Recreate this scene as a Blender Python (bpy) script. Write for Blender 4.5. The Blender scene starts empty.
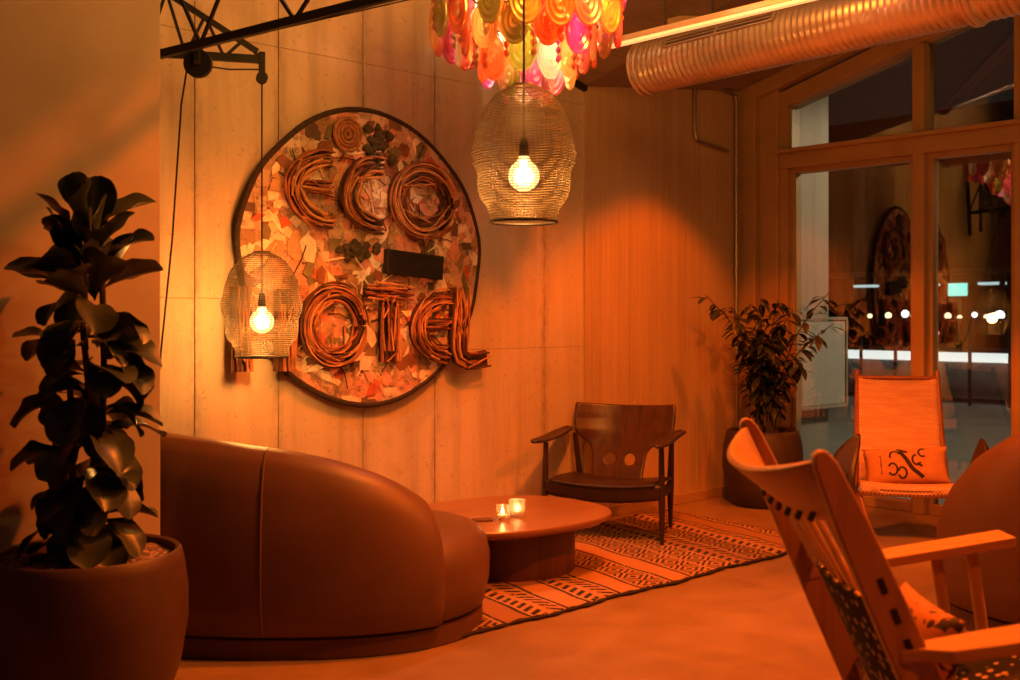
import bpy, bmesh, math, random
from mathutils import Vector, Matrix
random.seed(7)
PI = math.pi
sc = bpy.context.scene
COL = sc.collection
W = 5.03            # back wall plane (y)
S = 7.27            # window wall plane (x)

# ------------------------------------------------------------------ helpers
class B:
    """collects geometry, then links it as one mesh object"""
    def __init__(s): s.v = []; s.f = []; s.m = []; s.cur = 0
    def add(s, vs, fs):
        o = len(s.v); s.v += [tuple(v) for v in vs]
        s.f += [tuple(i + o for i in f) for f in fs]; s.m += [s.cur] * len(fs); return s
    def box(s, c, d, rot=None):
        x, y, z = d[0] / 2, d[1] / 2, d[2] / 2
        vs = [Vector(p) for p in ((-x,-y,-z),(x,-y,-z),(x,y,-z),(-x,y,-z),(-x,-y,z),(x,-y,z),(x,y,z),(-x,y,z))]
        if rot is not None: vs = [rot @ v for v in vs]
        c = Vector(c)
        return s.add([v + c for v in vs], [(0,3,2,1),(4,5,6,7),(0,1,5,4),(1,2,6,5),(2,3,7,6),(3,0,4,7)])
    def bar(s, p, q, w, h, up=(0,0,1)):
        p, q = Vector(p), Vector(q); d = (q - p); L = d.length; d.normalize()
        up = Vector(up); a = d.cross(up)
        if a.length < 1e-4: a = d.cross(Vector((1,0,0)))
        a.normalize(); b = a.cross(d)
        m = Matrix((d, a, b)).transposed()
        return s.box((p + q) / 2, (L, w, h), m)
    def tube(s, pts, r, n=8, cap=True, flat=None):
        pts = [Vector(p) for p in pts]; k = len(pts)
        rs = r if isinstance(r, (list, tuple)) else [r] * k
        vs = []; fs = []; prev = None
        for i, p in enumerate(pts):
            t = (pts[min(i+1,k-1)] - pts[max(i-1,0)]).normalized()
            if prev is None:
                a = t.cross(Vector((0,0,1)))
                if a.length < .05: a = t.cross(Vector((0,1,0)))
            else: a = prev - t * prev.dot(t)
            a.normalize(); prev = a; b = t.cross(a)
            for j in range(n):
                th = 2 * PI * j / n
                vs.append(p + (a * math.cos(th) + b * math.sin(th) * (flat or 1)) * rs[i])
        for i in range(k-1):
            for j in range(n):
                fs.append((i*n+j, i*n+(j+1)%n, (i+1)*n+(j+1)%n, (i+1)*n+j))
        if cap: fs += [tuple(range(n-1,-1,-1)), tuple((k-1)*n + j for j in range(n))]
        return s.add(vs, fs)
    def ring(s, c, r, tr, n=40, k=6, axis='z'):
        c = Vector(c); vs = []; fs = []
        for i in range(n):
            a = 2*PI*i/n
            for j in range(k):
                b = 2*PI*j/k; rr = r + tr*math.cos(b); h = tr*math.sin(b)
                p = (rr*math.cos(a), rr*math.sin(a), h) if axis == 'z' else (rr*math.cos(a), h, rr*math.sin(a))
                vs.append(c + Vector(p))
        for i in range(n):
            for j in range(k):
                fs.append((i*k+j, ((i+1)%n)*k+j, ((i+1)%n)*k+(j+1)%k, i*k+(j+1)%k))
        return s.add(vs, fs)
    def lathe(s, prof, n=48, c=(0,0,0), sx=1, sy=1):
        vs = []; fs = []; k = len(prof)
        for i in range(n):
            a = 2*PI*i/n
            for r, z in prof: vs.append((c[0]+r*math.cos(a)*sx, c[1]+r*math.sin(a)*sy, c[2]+z))
        for i in range(n):
            for j in range(k-1):
                fs.append((i*k+j, ((i+1)%n)*k+j, ((i+1)%n)*k+j+1, i*k+j+1))
        return s.add(vs, fs)
    def grid(s, fn, nu, nv, cu=False):
        vs = [fn(i/nu, j/nv) for i in range(nu + (0 if cu else 1)) for j in range(nv+1)]
        k = nv + 1; m = nu if cu else nu + 1; fs = []
        for i in range(nu):
            for j in range(nv):
                a = i*k+j; b = ((i+1) % m)*k+j
                fs.append((a, b, b+1, a+1))
        return s.add(vs, fs)
    def rings(s, loops, capa=True, capb=True):
        n = len(loops[0]); vs = [p for l in loops for p in l]; fs = []
        for i in range(len(loops)-1):
            for j in range(n):
                fs.append((i*n+j, i*n+(j+1)%n, (i+1)*n+(j+1)%n, (i+1)*n+j))
        if capa: fs.append(tuple(range(n-1,-1,-1)))
        if capb: fs.append(tuple((len(loops)-1)*n+j for j in range(n)))
        return s.add(vs, fs)
    def prism(s, poly, y0, y1):       # polygon in x,z extruded along y
        n = len(poly)
        return s.rings([[(x, y0, z) for x, z in poly], [(x, y1, z) for x, z in poly]])
    def build(s, name, mats, parent=None, smooth=True, bevel=0, solid=0, sub=0, angle=40, weld=False):
        me = bpy.data.meshes.new(name)
        me.from_pydata(s.v, [], s.f)
        if not isinstance(mats, (list, tuple)): mats = [mats]
        for m in mats: me.materials.append(m)
        if len(mats) > 1:
            for p, mi in zip(me.polygons, s.m): p.material_index = mi
        bm = bmesh.new(); bm.from_mesh(me)
        if weld: bmesh.ops.remove_doubles(bm, verts=bm.verts, dist=1e-5)
        bmesh.ops.recalc_face_normals(bm, faces=bm.faces)
        if smooth:
            for f in bm.faces: f.smooth = True
            for e in bm.edges:
                if len(e.link_faces) == 2 and e.calc_face_angle(0) > math.radians(angle): e.smooth = False
        bm.to_mesh(me); bm.free()
        o = bpy.data.objects.new(name, me); COL.objects.link(o)
        if parent is not None: o.parent = parent
        if solid:
            m = o.modifiers.new('s', 'SOLIDIFY'); m.thickness = solid; m.offset = 0
        if bevel:
            m = o.modifiers.new('b', 'BEVEL'); m.width = bevel; m.segments = 2; m.limit_method = 'ANGLE'
        if sub:
            m = o.modifiers.new('u', 'SUBSURF'); m.levels = sub; m.render_levels = sub
        return o

def thing(name, label, cat, loc=(0,0,0), rz=0, group=None):
    o = bpy.data.objects.new(name, None); COL.objects.link(o)
    o.location = loc; o.rotation_euler = (0, 0, rz); o.empty_display_size = .1
    return tag(o, label, cat, group)
def tag(o, label, cat, group=None):
    o['label'] = label; o['category'] = cat
    if group: o['group'] = group
    return o
def struct(o): o['kind'] = 'structure'; return o
def copy_tree(o, parent=None):
    c = o.copy(); COL.objects.link(c)
    if parent is not None: c.parent = parent
    for ch in list(o.children): copy_tree(ch, c)
    return c
def sup(a, b, e, th):
    c, s = math.cos(th), math.sin(th)
    return (a*math.copysign(abs(c)**(2/e), c), b*math.copysign(abs(s)**(2/e), s))
def lerp(a, b, t): return a + (b-a)*t
def interp(x, xs, ys):
    if x <= xs[0]: return ys[0]
    for i in range(len(xs)-1):
        if x <= xs[i+1]:
            t = (x-xs[i])/(xs[i+1]-xs[i]); t = t*t*(3-2*t) if False else t
            return lerp(ys[i], ys[i+1], t)
    return ys[-1]
def srgb(h):
    h = h.lstrip('#'); c = [int(h[i:i+2],16)/255 for i in (0,2,4)]
    return tuple(x/12.92 if x <= .04045 else ((x+.055)/1.055)**2.4 for x in c) + (1,)

# ------------------------------------------------------------------ materials
class NT:
    def __init__(s, name):
        s.mat = bpy.data.materials.new(name); s.mat.use_nodes = True
        s.t = s.mat.node_tree; s.b = s.t.nodes['Principled BSDF']; s.out = s.t.nodes['Material Output']
    def n(s, typ, **kw):
        x = s.t.nodes.new(typ)
        for k, v in kw.items():
            if k.startswith('i_'): x.inputs[k[2:].replace('_', ' ')].default_value = v
            else: setattr(x, k, v)
        return x
    def l(s, a, b): s.t.links.new(a, b)
    def math(s, op, a, b=None, c=None):
        x = s.n('ShaderNodeMath', operation=op)
        for i, v in enumerate((a, b, c)):
            if v is None: continue
            if isinstance(v, (int, float)): x.inputs[i].default_value = v
            else: s.l(v, x.inputs[i])
        return x.outputs[0]
    def mix(s, f, a, b, mode='MIX'):
        x = s.n('ShaderNodeMix', data_type='RGBA', blend_type=mode)
        for i, v in ((0, f), (6, a), (7, b)):
            if isinstance(v, (int, float, tuple)): x.inputs[i].default_value = v
            else: s.l(v, x.inputs[i])
        return x.outputs[2]
    def coords(s, kind='Object', scale=(1,1,1), rot=(0,0,0)):
        tc = s.n('ShaderNodeTexCoord'); mp = s.n('ShaderNodeMapping')
        mp.inputs['Scale'].default_value = scale; mp.inputs['Rotation'].default_value = rot
        s.l(tc.outputs[kind], mp.inputs['Vector']); return mp.outputs[0]
    def noise(s, vec, scale, detail=4, rough=.55, dist=0):
        x = s.n('ShaderNodeTexNoise', i_Scale=scale, i_Detail=detail, i_Roughness=rough, i_Distortion=dist)
        s.l(vec, x.inputs['Vector']); return x.outputs['Fac']
    def ramp(s, f, stops):
        x = s.n('ShaderNodeValToRGB'); e = x.color_ramp.elements
        while len(e) < len(stops): e.new(.5)
        for el, (p, c) in zip(e, stops):
            el.position = p; el.color = c if isinstance(c, tuple) else (c,c,c,1)
        s.l(f, x.inputs[0]); return x.outputs[0]
    def bump(s, h, strength=.2, dist=.01):
        x = s.n('ShaderNodeBump', i_Strength=strength, i_Distance=dist)
        s.l(h, x.inputs['Height']); s.l(x.outputs[0], s.b.inputs['Normal'])

def plain(name, c, rough=.6, metal=0, var=.25, scale=6, bump=.0, stretch=(1,1,1), spec=.4, bscale=None):
    t = NT(name); v = t.coords('Object', stretch)
    f = t.noise(v, scale)
    c = srgb(c) if isinstance(c, str) else c
    lo = tuple(x*(1-var) for x in c[:3]) + (1,); hi = tuple(min(1, x*(1+var)) for x in c[:3]) + (1,)
    t.l(t.ramp(f, [(.3, lo), (.7, hi)]), t.b.inputs['Base Color'])
    t.b.inputs['Roughness'].default_value = rough; t.b.inputs['Metallic'].default_value = metal
    t.b.inputs['Specular IOR Level'].default_value = spec
    if bump: t.bump(t.noise(v, bscale or scale*6), bump, .004)
    return t.mat

def wood(name, c1, c2, axis=0, scale=1, rough=.4, kind='Object'):
    t = NT(name); st = [14, 14, 14]; st[axis] = .9
    v = t.coords(kind, tuple(x*scale for x in st))
    f = t.noise(v, 2.2, 6, .6, .6)
    t.l(t.ramp(f, [(.25, srgb(c1)), (.55, srgb(c2)), (.78, srgb(c1))]), t.b.inputs['Base Color'])
    t.b.inputs['Roughness'].default_value = rough; t.bump(f, .08, .003)
    return t.mat

def concrete(name, c, boards=0, stain=.35, seams=()):
    t = NT(name); v = t.coords('Object')
    f1 = t.noise(v, .9, 5, .6, .4)
    vs = t.coords('Object', (5, 5, .35)); f2 = t.noise(vs, 1.6, 5, .6)
    f3 = t.noise(v, 28, 3, .6)
    c = srgb(c)
    def k(q): return tuple(min(1, x*q) for x in c[:3]) + (1,)
    col = t.ramp(f1, [(.28, k(1-stain)), (.5, k(1)), (.75, k(1.18))])
    col = t.mix(.55, col, t.ramp(f2, [(.3, k(.62)), (.5, k(1)), (.72, k(1.2))]))
    pits = t.ramp(t.noise(v, 46, 1, .5), [(.70, 0.0), (.74, 1.0)])
    col = t.mix(t.math('MULTIPLY', pits, .5), col, k(.45))
    h = t.math('ADD', f2, t.math('MULTIPLY', f3, .3))
    if seams:        # rust-brown weeping along the formwork joints
        sp = t.n('ShaderNodeSeparateXYZ'); t.l(v, sp.inputs[0])
        xw = t.math('ADD', sp.outputs[0], t.math('MULTIPLY', t.math('SUBTRACT', t.noise(t.coords('Object', (2,2,3)), 3, 3), .5), .05))
        tot = None
        for q in seams:
            d = t.math('ABSOLUTE', t.math('SUBTRACT', xw, q)); m = t.ramp(d, [(.006, 1.0), (.045, 0.0)]); tot = m if tot is None else t.math('MAXIMUM', tot, m)
        bl = t.ramp(t.noise(t.coords('Object', (6,6,2.4)), 4, 4, .7), [(.36, 0.1), (.62, 1.0)])
        col = t.mix(t.math('MULTIPLY', t.math('MULTIPLY', tot, bl), .6), col, k(.42))
        big = t.ramp(t.noise(v, 2.3, 4, .65, 1.0), [(.55, 0.0), (.7, .45)]); col = t.mix(big, col, k(.68))
    if boards:
        sep = t.n('ShaderNodeSeparateXYZ'); t.l(v, sep.inputs[0])
        q = t.math('MULTIPLY', t.math('ADD', t.math('ADD', sep.outputs[0], sep.outputs[1]), t.math('MULTIPLY', t.math('SINE', t.math('MULTIPLY', sep.outputs[0], 9.0)), .06)), 1/boards)
        fr = t.math('FRACT', q); idn = t.math('FLOOR', q)
        wn = t.n('ShaderNodeTexWhiteNoise', noise_dimensions='1D'); t.l(idn, wn.inputs['W'])
        col = t.mix(.34, col, t.ramp(wn.outputs['Value'], [(0, k(.5)), (1, k(1.25))]))
        dr = t.ramp(t.noise(t.coords('Object', (22, 22, 16)), 2.6, 2, .6), [(.66, 0.0), (.72, 1.0)])
        dk_ = t.ramp(t.noise(t.coords('Object', (3.5, 3.5, .25)), 2.0, 3, .6), [(.5, 0.0), (.62, 1.0)])
        col = t.mix(t.math('MULTIPLY', t.math('MULTIPLY', dr, dk_), .75), col, k(2.0))
        e = t.math('ABSOLUTE', t.math('SUBTRACT', fr, .5)); ed = t.ramp(e, [(.455, 0.0), (.49, 1.0)])
        col = t.mix(t.math('MULTIPLY', ed, .4), col, k(.4))
        gr = t.noise(t.coords('Object', (30, 30, .7)), 2, 4, .6)
        col = t.mix(.4, col, t.ramp(gr, [(.3, k(.6)), (.7, k(1.15))]))
        h = t.math('ADD', h, t.math('MULTIPLY', wn.outputs['Value'], .8))
    t.l(col, t.b.inputs['Base Color']); t.b.inputs['Roughness'].default_value = .72
    t.bump(h, .25, .012); return t.mat

def emit(name, c, e, base=(0.8,.8,.8,1)):
    t = NT(name); t.b.inputs['Base Color'].default_value = base
    t.b.inputs['Emission Color'].default_value = srgb(c) if isinstance(c, str) else c
    t.b.inputs['Emission Strength'].default_value = e; return t.mat

M = {}
M['wall'] = concrete('pale_concrete', '#b8a78f', 0, .3, (2.575, 3.045, 3.58, 4.09, 4.99))
M['pier'] = concrete('board_marked_concrete', '#b59b78', .125, .3)
M['plaster'] = plain('plaster', '#a89a8a', .8, 0, .12, 2.5, .1)
M['ceil'] = concrete('ceiling_concrete', '#8a7a68', .22, .2)
M['floor'] = NT('polished_cement').mat
t = NT('polished_cement_floor'); v = t.coords('Object')
f = t.noise(v, .8, 6, .62, .8); g = t.noise(v, 5, 5, .6, .4)
t.l(t.mix(.4, t.ramp(f, [(.3, srgb('#6f5a42')), (.55, srgb('#8a7152')), (.75, srgb('#9a8060'))]),
          t.ramp(g, [(.3, srgb('#745e44')), (.7, srgb('#9a8060'))])), t.b.inputs['Base Color'])
t.l(t.ramp(g, [(.3, .34), (.7, .5)]), t.b.inputs['Roughness']); t.bump(g, .05, .004)
M['floor'] = t.mat
M['frame'] = plain('painted_timber_frame', '#a4855c', .45, 0, .12, 3)
M['black'] = plain('black_steel', '#232425', .5, .3, .2)
M['cord'] = plain('black_cord', '#191a1b', .7)
M['leather'] = plain('brown_leather', '#5f4433', .45, 0, .16, 3, .12, bscale=90)
M['plinth'] = plain('sofa_plinth', '#553b2a', .55, 0, .15)
M['leafd'] = plain('fig_leaf', '#39402f', .36, 0, .35, 9, .15)
M['leafb'] = plain('bamboo_leaf', '#2c3326', .45, 0, .35, 9, .1)
M['stem'] = plain('plant_stem', '#4a3b28', .8, 0, .3, 20)
M['potd'] = plain('dark_glazed_clay', '#4c372b', .5, 0, .3, 3.5, .1)
M['potb'] = plain('charcoal_pot', '#3c302b', .55, 0, .25, 4, .05)
M['brass'] = plain('brass_socket', '#6d5836', .35, .9, .1)
M['bulb'] = None
t = NT('bulb_glass'); t.b.inputs['Base Color'].default_value = (1,.85,.6,1)
t.b.inputs['Emission Color'].default_value = (1,.50,.17,1); t.b.inputs['Emission Strength'].default_value = 9
M['bulb'] = t.mat
M['filament'] = emit('filament', (1,.72,.4,1), 60)
M['wire'] = plain('aged_brass_wire', '#453a26', .6, .4, .2)
M['duct'] = plain('galvanised_duct', '#c9b6a4', .3, .6, .15, 4, spec=.6)
M['grille'] = plain('grille_slot', '#4a3c34', .6)
M['steelp'] = plain('steel_conduit', '#a39684', .35, .8, .1)
M['walnut'] = wood('rosewood', '#24150e', '#4c301f', 2, .55, .28)
M['walnutx'] = wood('dark_walnut', '#1d130e', '#332118', 2, 1, .4)
M['tabletop'] = wood('table_walnut', '#75523a', '#8d6546', 0, .5, .3)
M['tablebase'] = wood('table_base_walnut', '#3c2618', '#5a3a25', 2, .7, .45)
M['oak'] = wood('light_oak', '#a8835a', '#c09a6c', 0, .6, .45)
M['oakz'] = wood('light_oak_upright', '#9c7850', '#b8915f', 2, .6, .45)
M['strap'] = plain('cream_strap', '#c9ab80', .8)
M['darkcloth'] = plain('dark_cloth', '#2a241f', .9)

# woven cane seat
t = NT('woven_cord'); v = t.coords('Object')
sep = t.n('ShaderNodeSeparateXYZ'); t.l(v, sep.inputs[0])
a = t.math('SINE', t.math('MULTIPLY', sep.outputs[0], 2*PI/.022)); b = t.math('SINE', t.math('MULTIPLY', t.math('ADD', sep.outputs[2], sep.outputs[1]), 2*PI/.026))
h = t.math('MULTIPLY', a, b)
wv = t.noise(t.coords('Object', (3,3,22)), 2.0, 2)
col = t.mix(t.ramp(h, [(.2, 0.0), (.8, 1.0)]), srgb('#c49a80'), srgb('#e6c4aa'))
t.l(t.mix(t.ramp(wv, [(.35, 0.0), (.65, .5)]), col, srgb('#b07a5c')), t.b.inputs['Base Color'])
t.b.inputs['Roughness'].default_value = .7; t.bump(h, .5, .004); M['weave'] = t.mat

# pebbles
t = NT('clay_pebbles'); v = t.coords('Object'); vo = t.n('ShaderNodeTexVoronoi', i_Scale=60.); t.l(v, vo.inputs['Vector'])
t.l(t.ramp(vo.outputs['Distance'], [(.1, srgb('#b08a66')), (.6, srgb('#4a3526'))]), t.b.inputs['Base Color'])
t.b.inputs['Roughness'].default_value = .9; t.bump(vo.outputs['Distance'], -.9, .02); M['pebble'] = t.mat

# kilim
t = NT('kilim'); v = t.coords('Object'); sep = t.n('ShaderNodeSeparateXYZ'); t.l(v, sep.inputs[0])
Xr, Yr = sep.outputs[0], sep.outputs[1]
X = t.math('SUBTRACT', Xr, t.math('MULTIPLY', Yr, .22)); Y = t.math('ADD', Yr, t.math('MULTIPLY', Xr, .22))
wob = t.math('MULTIPLY', t.math('SUBTRACT', t.noise(v, 3, 2), .5), .03)
Xw = t.math('ADD', X, wob)
q = t.math('MULTIPLY', Xw, 1/.19); idb = t.math('FLOOR', q); fx = t.math('FRACT', q)
wn = t.n('ShaderNodeTexWhiteNoise', noise_dimensions='1D'); t.l(idb, wn.inputs['W']); rnd = wn.outputs['Value']
fy = t.math('FRACT', t.math('MULTIPLY', Y, 1/.17)); fy2 = t.math('FRACT', t.math('MULTIPLY', Y, 1/.065))
dx = t.math('ABSOLUTE', t.math('SUBTRACT', fx, .5)); dy = t.math('ABSOLUTE', t.math('SUBTRACT', fy, .5)); dy2 = t.math('ABSOLUTE', t.math('SUBTRACT', fy2, .5))
dia = t.math('ADD', dx, dy)
p1 = t.math('GREATER_THAN', t.math('SINE', t.math('MULTIPLY', dia, 26)), .15)
p2 = t.math('MULTIPLY', t.math('GREATER_THAN', dx, .1), t.math('GREATER_THAN', t.math('SINE', t.math('MULTIPLY', t.math('ADD', fy2, t.math('MULTIPLY', dx, 2)), 6.283)), .0))
p3 = t.math('GREATER_THAN', t.math('ADD', t.math('SINE', t.math('MULTIPLY', fx, 25.1)), t.math('SINE', t.math('MULTIPLY', fy2, 6.283))), .55)
p4 = t.math('GREATER_THAN', dx, .36)
s1 = t.math('GREATER_THAN', rnd, .32); s2 = t.math('GREATER_THAN', rnd, .56); s3 = t.math('GREATER_THAN', rnd, .72)
def sel(f, a, b): return t.math('ADD', t.math('MULTIPLY', a, t.math('SUBTRACT', 1.0, f)), t.math('MULTIPLY', b, f))
pat = sel(s3, sel(s2, sel(s1, p1, p2), p3), p4)
edge = t.math('GREATER_THAN', dx, .455)
fuzz = t.noise(v, 55, 2)
pat = t.math('MULTIPLY', pat, t.math('GREATER_THAN', fuzz, .36))
base = t.mix(t.math('GREATER_THAN', t.math('FRACT', t.math('MULTIPLY', rnd, 7.3)), .5), srgb('#a37a52'), srgb('#8c6442'))
col = t.mix(pat, base, srgb('#1c1716'))
col = t.mix(t.math('MULTIPLY', edge, .8), col, srgb('#ab8662'))
t.l(col, t.b.inputs['Base Color']); t.b.inputs['Roughness'].default_value = .95; t.bump(fuzz, .4, .006); M['kilim'] = t.mat

# dotted black textile
t = NT('dotted_textile'); v = t.coords('Object'); vo = t.n('ShaderNodeTexVoronoi', i_Scale=34., i_Randomness=.6); t.l(v, vo.inputs['Vector'])
t.l(t.ramp(vo.outputs['Distance'], [(.26, srgb('#c9ad86')), (.34, srgb('#241f1c'))]), t.b.inputs['Base Color'])
t.b.inputs['Roughness'].default_value = .95; M['dots'] = t.mat

# patterned cushion cloth
t = NT('printed_cushion_cloth'); v = t.coords('Object'); f = t.noise(v, 11, 1, .5, 1.6)
t.l(t.mix(t.ramp(f, [(.56, 0.0), (.58, 1.0)]), srgb('#b07e58'), srgb('#2a221e')), t.b.inputs['Base Color'])
t.b.inputs['Roughness'].default_value = .9; t.bump(t.noise(v, 120, 2), .2, .002); M['cushprint'] = t.mat
M['cushplain'] = plain('cushion_cloth', '#b07e58', .9, 0, .1, 20, .15)
M['cushband'] = plain('cushion_band', '#6a4a3a', .9)
M['cushblack'] = plain('cushion_print', '#2a221e', .9)

# window glass: reflective and clear
t = NT('window_glass'); fr = t.n('ShaderNodeFresnel', i_IOR=1.6); gl = t.n('ShaderNodeBsdfGlossy', i_Roughness=.0); tr = t.n('ShaderNodeBsdfTransparent')
gl.inputs['Color'].default_value = (1,1,1,1); tr.inputs['Color'].default_value = (.86,.9,.88,1)
ms = t.n('ShaderNodeMixShader'); fac = t.math('MINIMUM', t.math('MULTIPLY', fr.outputs[0], 2.0), 1.0)
t.l(fac, ms.inputs[0]); t.l(tr.outputs[0], ms.inputs[1]); t.l(gl.outputs[0], ms.inputs[2]); t.l(ms.outputs[0], t.out.inputs[0]); M['glass'] = t.mat
t = NT('candle_glass'); t.b.inputs['Base Color'].default_value = (1,.92,.8,1); t.b.inputs['Roughness'].default_value = .08
t.b.inputs['Transmission Weight'].default_value = .95; M['cglass'] = t.mat
t = NT('frosted_candle_glass'); t.b.inputs['Base Color'].default_value = (1,.88,.72,1); t.b.inputs['Roughness'].default_value = .5
t.b.inputs['Transmission Weight'].default_value = .8; M['cfrost'] = t.mat
M['wax'] = plain('wax', '#e8d8bc', .6)
M['flame'] = emit('flame', (1,.62,.25,1), 90)

def cglass(name, c):
    t = NT(name); c = srgb(c)
    d = t.n('ShaderNodeBsdfTranslucent'); d.inputs[0].default_value = c
    g = t.n('ShaderNodeBsdfGlossy', i_Roughness=.18); g.inputs[0].default_value = (1,.95,.9,1)
    df = t.n('ShaderNodeBsdfDiffuse'); df.inputs[0].default_value = c
    tp = t.n('ShaderNodeBsdfTransparent'); tp.inputs[0].default_value = c
    m0 = t.n('ShaderNodeMixShader'); m0.inputs[0].default_value = .5; t.l(d.outputs[0], m0.inputs[1]); t.l(df.outputs[0], m0.inputs[2])
    m1 = t.n('ShaderNodeMixShader'); m1.inputs[0].default_value = .35; t.l(m0.outputs[0], m1.inputs[1]); t.l(tp.outputs[0], m1.inputs[2])
    m2 = t.n('ShaderNodeMixShader'); m2.inputs[0].default_value = .2; t.l(m1.outputs[0], m2.inputs[1]); t.l(g.outputs[0], m2.inputs[2])
    t.l(m2.outputs[0], t.out.inputs[0]); return t.mat
CG = [cglass('glass_'+n, c) for n, c in (('magenta', '#e07ac0'), ('orange', '#ea9660'), ('amber', '#ecc98c'), ('clear', '#f1ead8'), ('rose', '#ea9aa4'), ('green', '#bcbc6c'), ('red', '#e07a58'))]

# ------------------------------------------------------------------ the room
fl = B(); fl.box((2.6, 0.5, -.05), (9.3, 9.2, .1)); struct(fl.build('floor', M['floor'], smooth=False))

# back wall, left stretch: pale cast panels with open joints
b = B(); XJ = [-2.0, .6, 2.42, 2.575, 3.03, 3.055, 3.765, 4.09, 4.99, 5.40]; ZJ = [0, 1.44, 2.75, 4.6]
XJ = [-2.0, .6, 1.9, 2.575, 3.045, 3.58, 4.09, 4.99, 5.40]
for i in range(len(XJ)-1):
    for j in range(3):
        z0, z1 = ZJ[j], ZJ[j+1]
        if i in (6,7): z0 = z0 if j != 1 else 1.15; z1 = z1 if j != 0 else 1.15
        g = .0022
        b.box(((XJ[i]+XJ[i+1])/2, W+.05, (z0+z1)/2), (XJ[i+1]-XJ[i]-2*g, .1, z1-z0-.0016))
b.box((1.7, W+.11, 2.3), (7.4, .1, 4.6))
struct(b.build('wall_back', M['wall'], smooth=False, bevel=.002))
# tie-rod strips: thin raised cover strips on the concrete
b = B()
b.box(((5.408+S)/2, W+.065, 2.3), (S-5.408+.1, .16, 4.6))
struct(b.build('wall_corner', M['pier'], smooth=False))
b = B(); b.box(((5.4+S-.25)/2, W-.025, .035), (S-.25-5.4, .022, .07)); struct(b.build('baseboard_back', M['frame'], bevel=.004))

# partition on the left
b = B(); b.box(((1.93-2.6)/2, 4.08, 2.3), (1.93+2.6, .06, 4.6)); struct(b.build('wall_left', M['plaster'], smooth=False, bevel=.004))
# far left wall, behind the partition
# folded roof: two planes meeting over the corner
def zr(x, y): return 2.90 + .12*(x-5.36) + .27*(W-y)
def zl(x, y): return 2.90 + .26*(5.36-x) + .27*(W-y)
b = B()
b.add([(5.36, W+.1, zr(5.36,W+.1)), (S+.3, W+.1, zr(S+.3,W+.1)), (S+.3, .0, zr(S+.3,0)), (5.36, .0, zr(5.36,0))], [(0,1,2,3)])
b.add([(-2, W+.1, zl(-2,W+.1)), (5.36, W+.1, zl(5.36,W+.1)), (5.36, .0, zl(5.36,0)), (-2, .0, zl(-2,0))], [(0,1,2,3)])
struct(b.build('ceiling', M['ceil'], smooth=False, solid=.06))
b = B(); b.bar((5.36, W-.01, 2.855), (5.0, W-.01, 2.95), .05, .035)
struct(b.build('trim_1', M['black'], bevel=.004))
b = B()
for dx in (0, .12): b.bar((5.2+dx, 4.2, zr(5.36,4.2)-.02), (6.3+dx, 3.2, zr(6.3,3.2)-.03), .05, .04)
struct(b.build('trim_2', M['frame'], bevel=.004))

# window wall
def zhead(y): return 2.93 + .272*(4.66-y)     # slanting head of the glazing
Y0, Y1 = 4.87, -.6
b = B()
D = .16
def post(y, w, z0, z1, x=S, d=D): b.box((x, y, (z0+z1)/2), (d, w, z1-z0))
# heavy corner casing and sloping lintel
b.prism([], 0, 0) if False else None
casing = B()
casing.box((S-.02, (W+4.885)/2-.005, 1.62), (.32, W-4.885, 3.24))
casing.bar((S-.02, W, zhead(W)+.23), (S-.02, 1.2, zhead(1.2)+.23), .30, .17, up=(0,.27,1))
casing.box((S+.02, 4.805, 1.60), (.26, .165, 3.2))
struct(casing.build('trim_3', M['frame'], smooth=False, bevel=.008))
wf = B()
wf.box((S, (4.72+1.2)/2, 2.525), (.2, 4.72-1.2, .13))              # transom
wf.box((S-.03, (4.72+1.2)/2, 2.585), (.26, 4.72-1.2, .03))
for y in (3.625, 2.94, 1.5):
    wf.box((S, y, zhead(y)/2), (.17, .085, zhead(y)))
wf.bar((S, 4.90, zhead(4.90)+.06), (S, 1.2, zhead(1.2)+.06), .184, .12, up=(0,.27,1))
wf.box((S, 4.70, 1.5), (.17, .09, 3.0))
for a, c in ((3.625, 4.70), (2.94, 3.625), (1.5, 2.94)):
    wf.box((S+.01, (a+c)/2, .035), (.1, c-a, .07))
    wf.box((S+.01, (a+c)/2, 2.445), (.1, c-a, .04))
    for yy in (a+.055, c-.055): wf.box((S+.01, yy, 1.25), (.09, .05, 2.4))
win = struct(wf.build('window_1', M['frame'], smooth=False, bevel=.005))
# panes, each hung a few degrees out of line as in the photo's reflections
for a, c in ((3.66, 4.66), (2.975, 3.59), (1.53, 2.905)):
    rp = Matrix.Rotation(math.radians(5.4 if a > 3.5 else 3.4), 3, 'Z')
    pb = B(); pb.box((0,0,0), (.008, c-a+.02, 2.40), rp); o = pb.build('pane', M['glass'], win, smooth=False); o.location = (S+.02, (a+c)/2, 1.26)
    z0 = 2.595; pb = B()
    poly = [(a-.0, z0), (c, z0), (c, zhead(c)+.02), (a, zhead(a)+.02)]; ym = (a+c)/2
    vs = [rp @ Vector((dx, y-ym, z)) for dx in (-.004, .004) for y, z in poly]
    pb.add(vs, [(3,2,1,0),(4,5,6,7),(0,1,5,4),(1,2,6,5),(2,3,7,6),(3,0,4,7)]); o = pb.build('pane', M['glass'], win, smooth=False); o.location = (S+.02, ym, 0)
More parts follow.
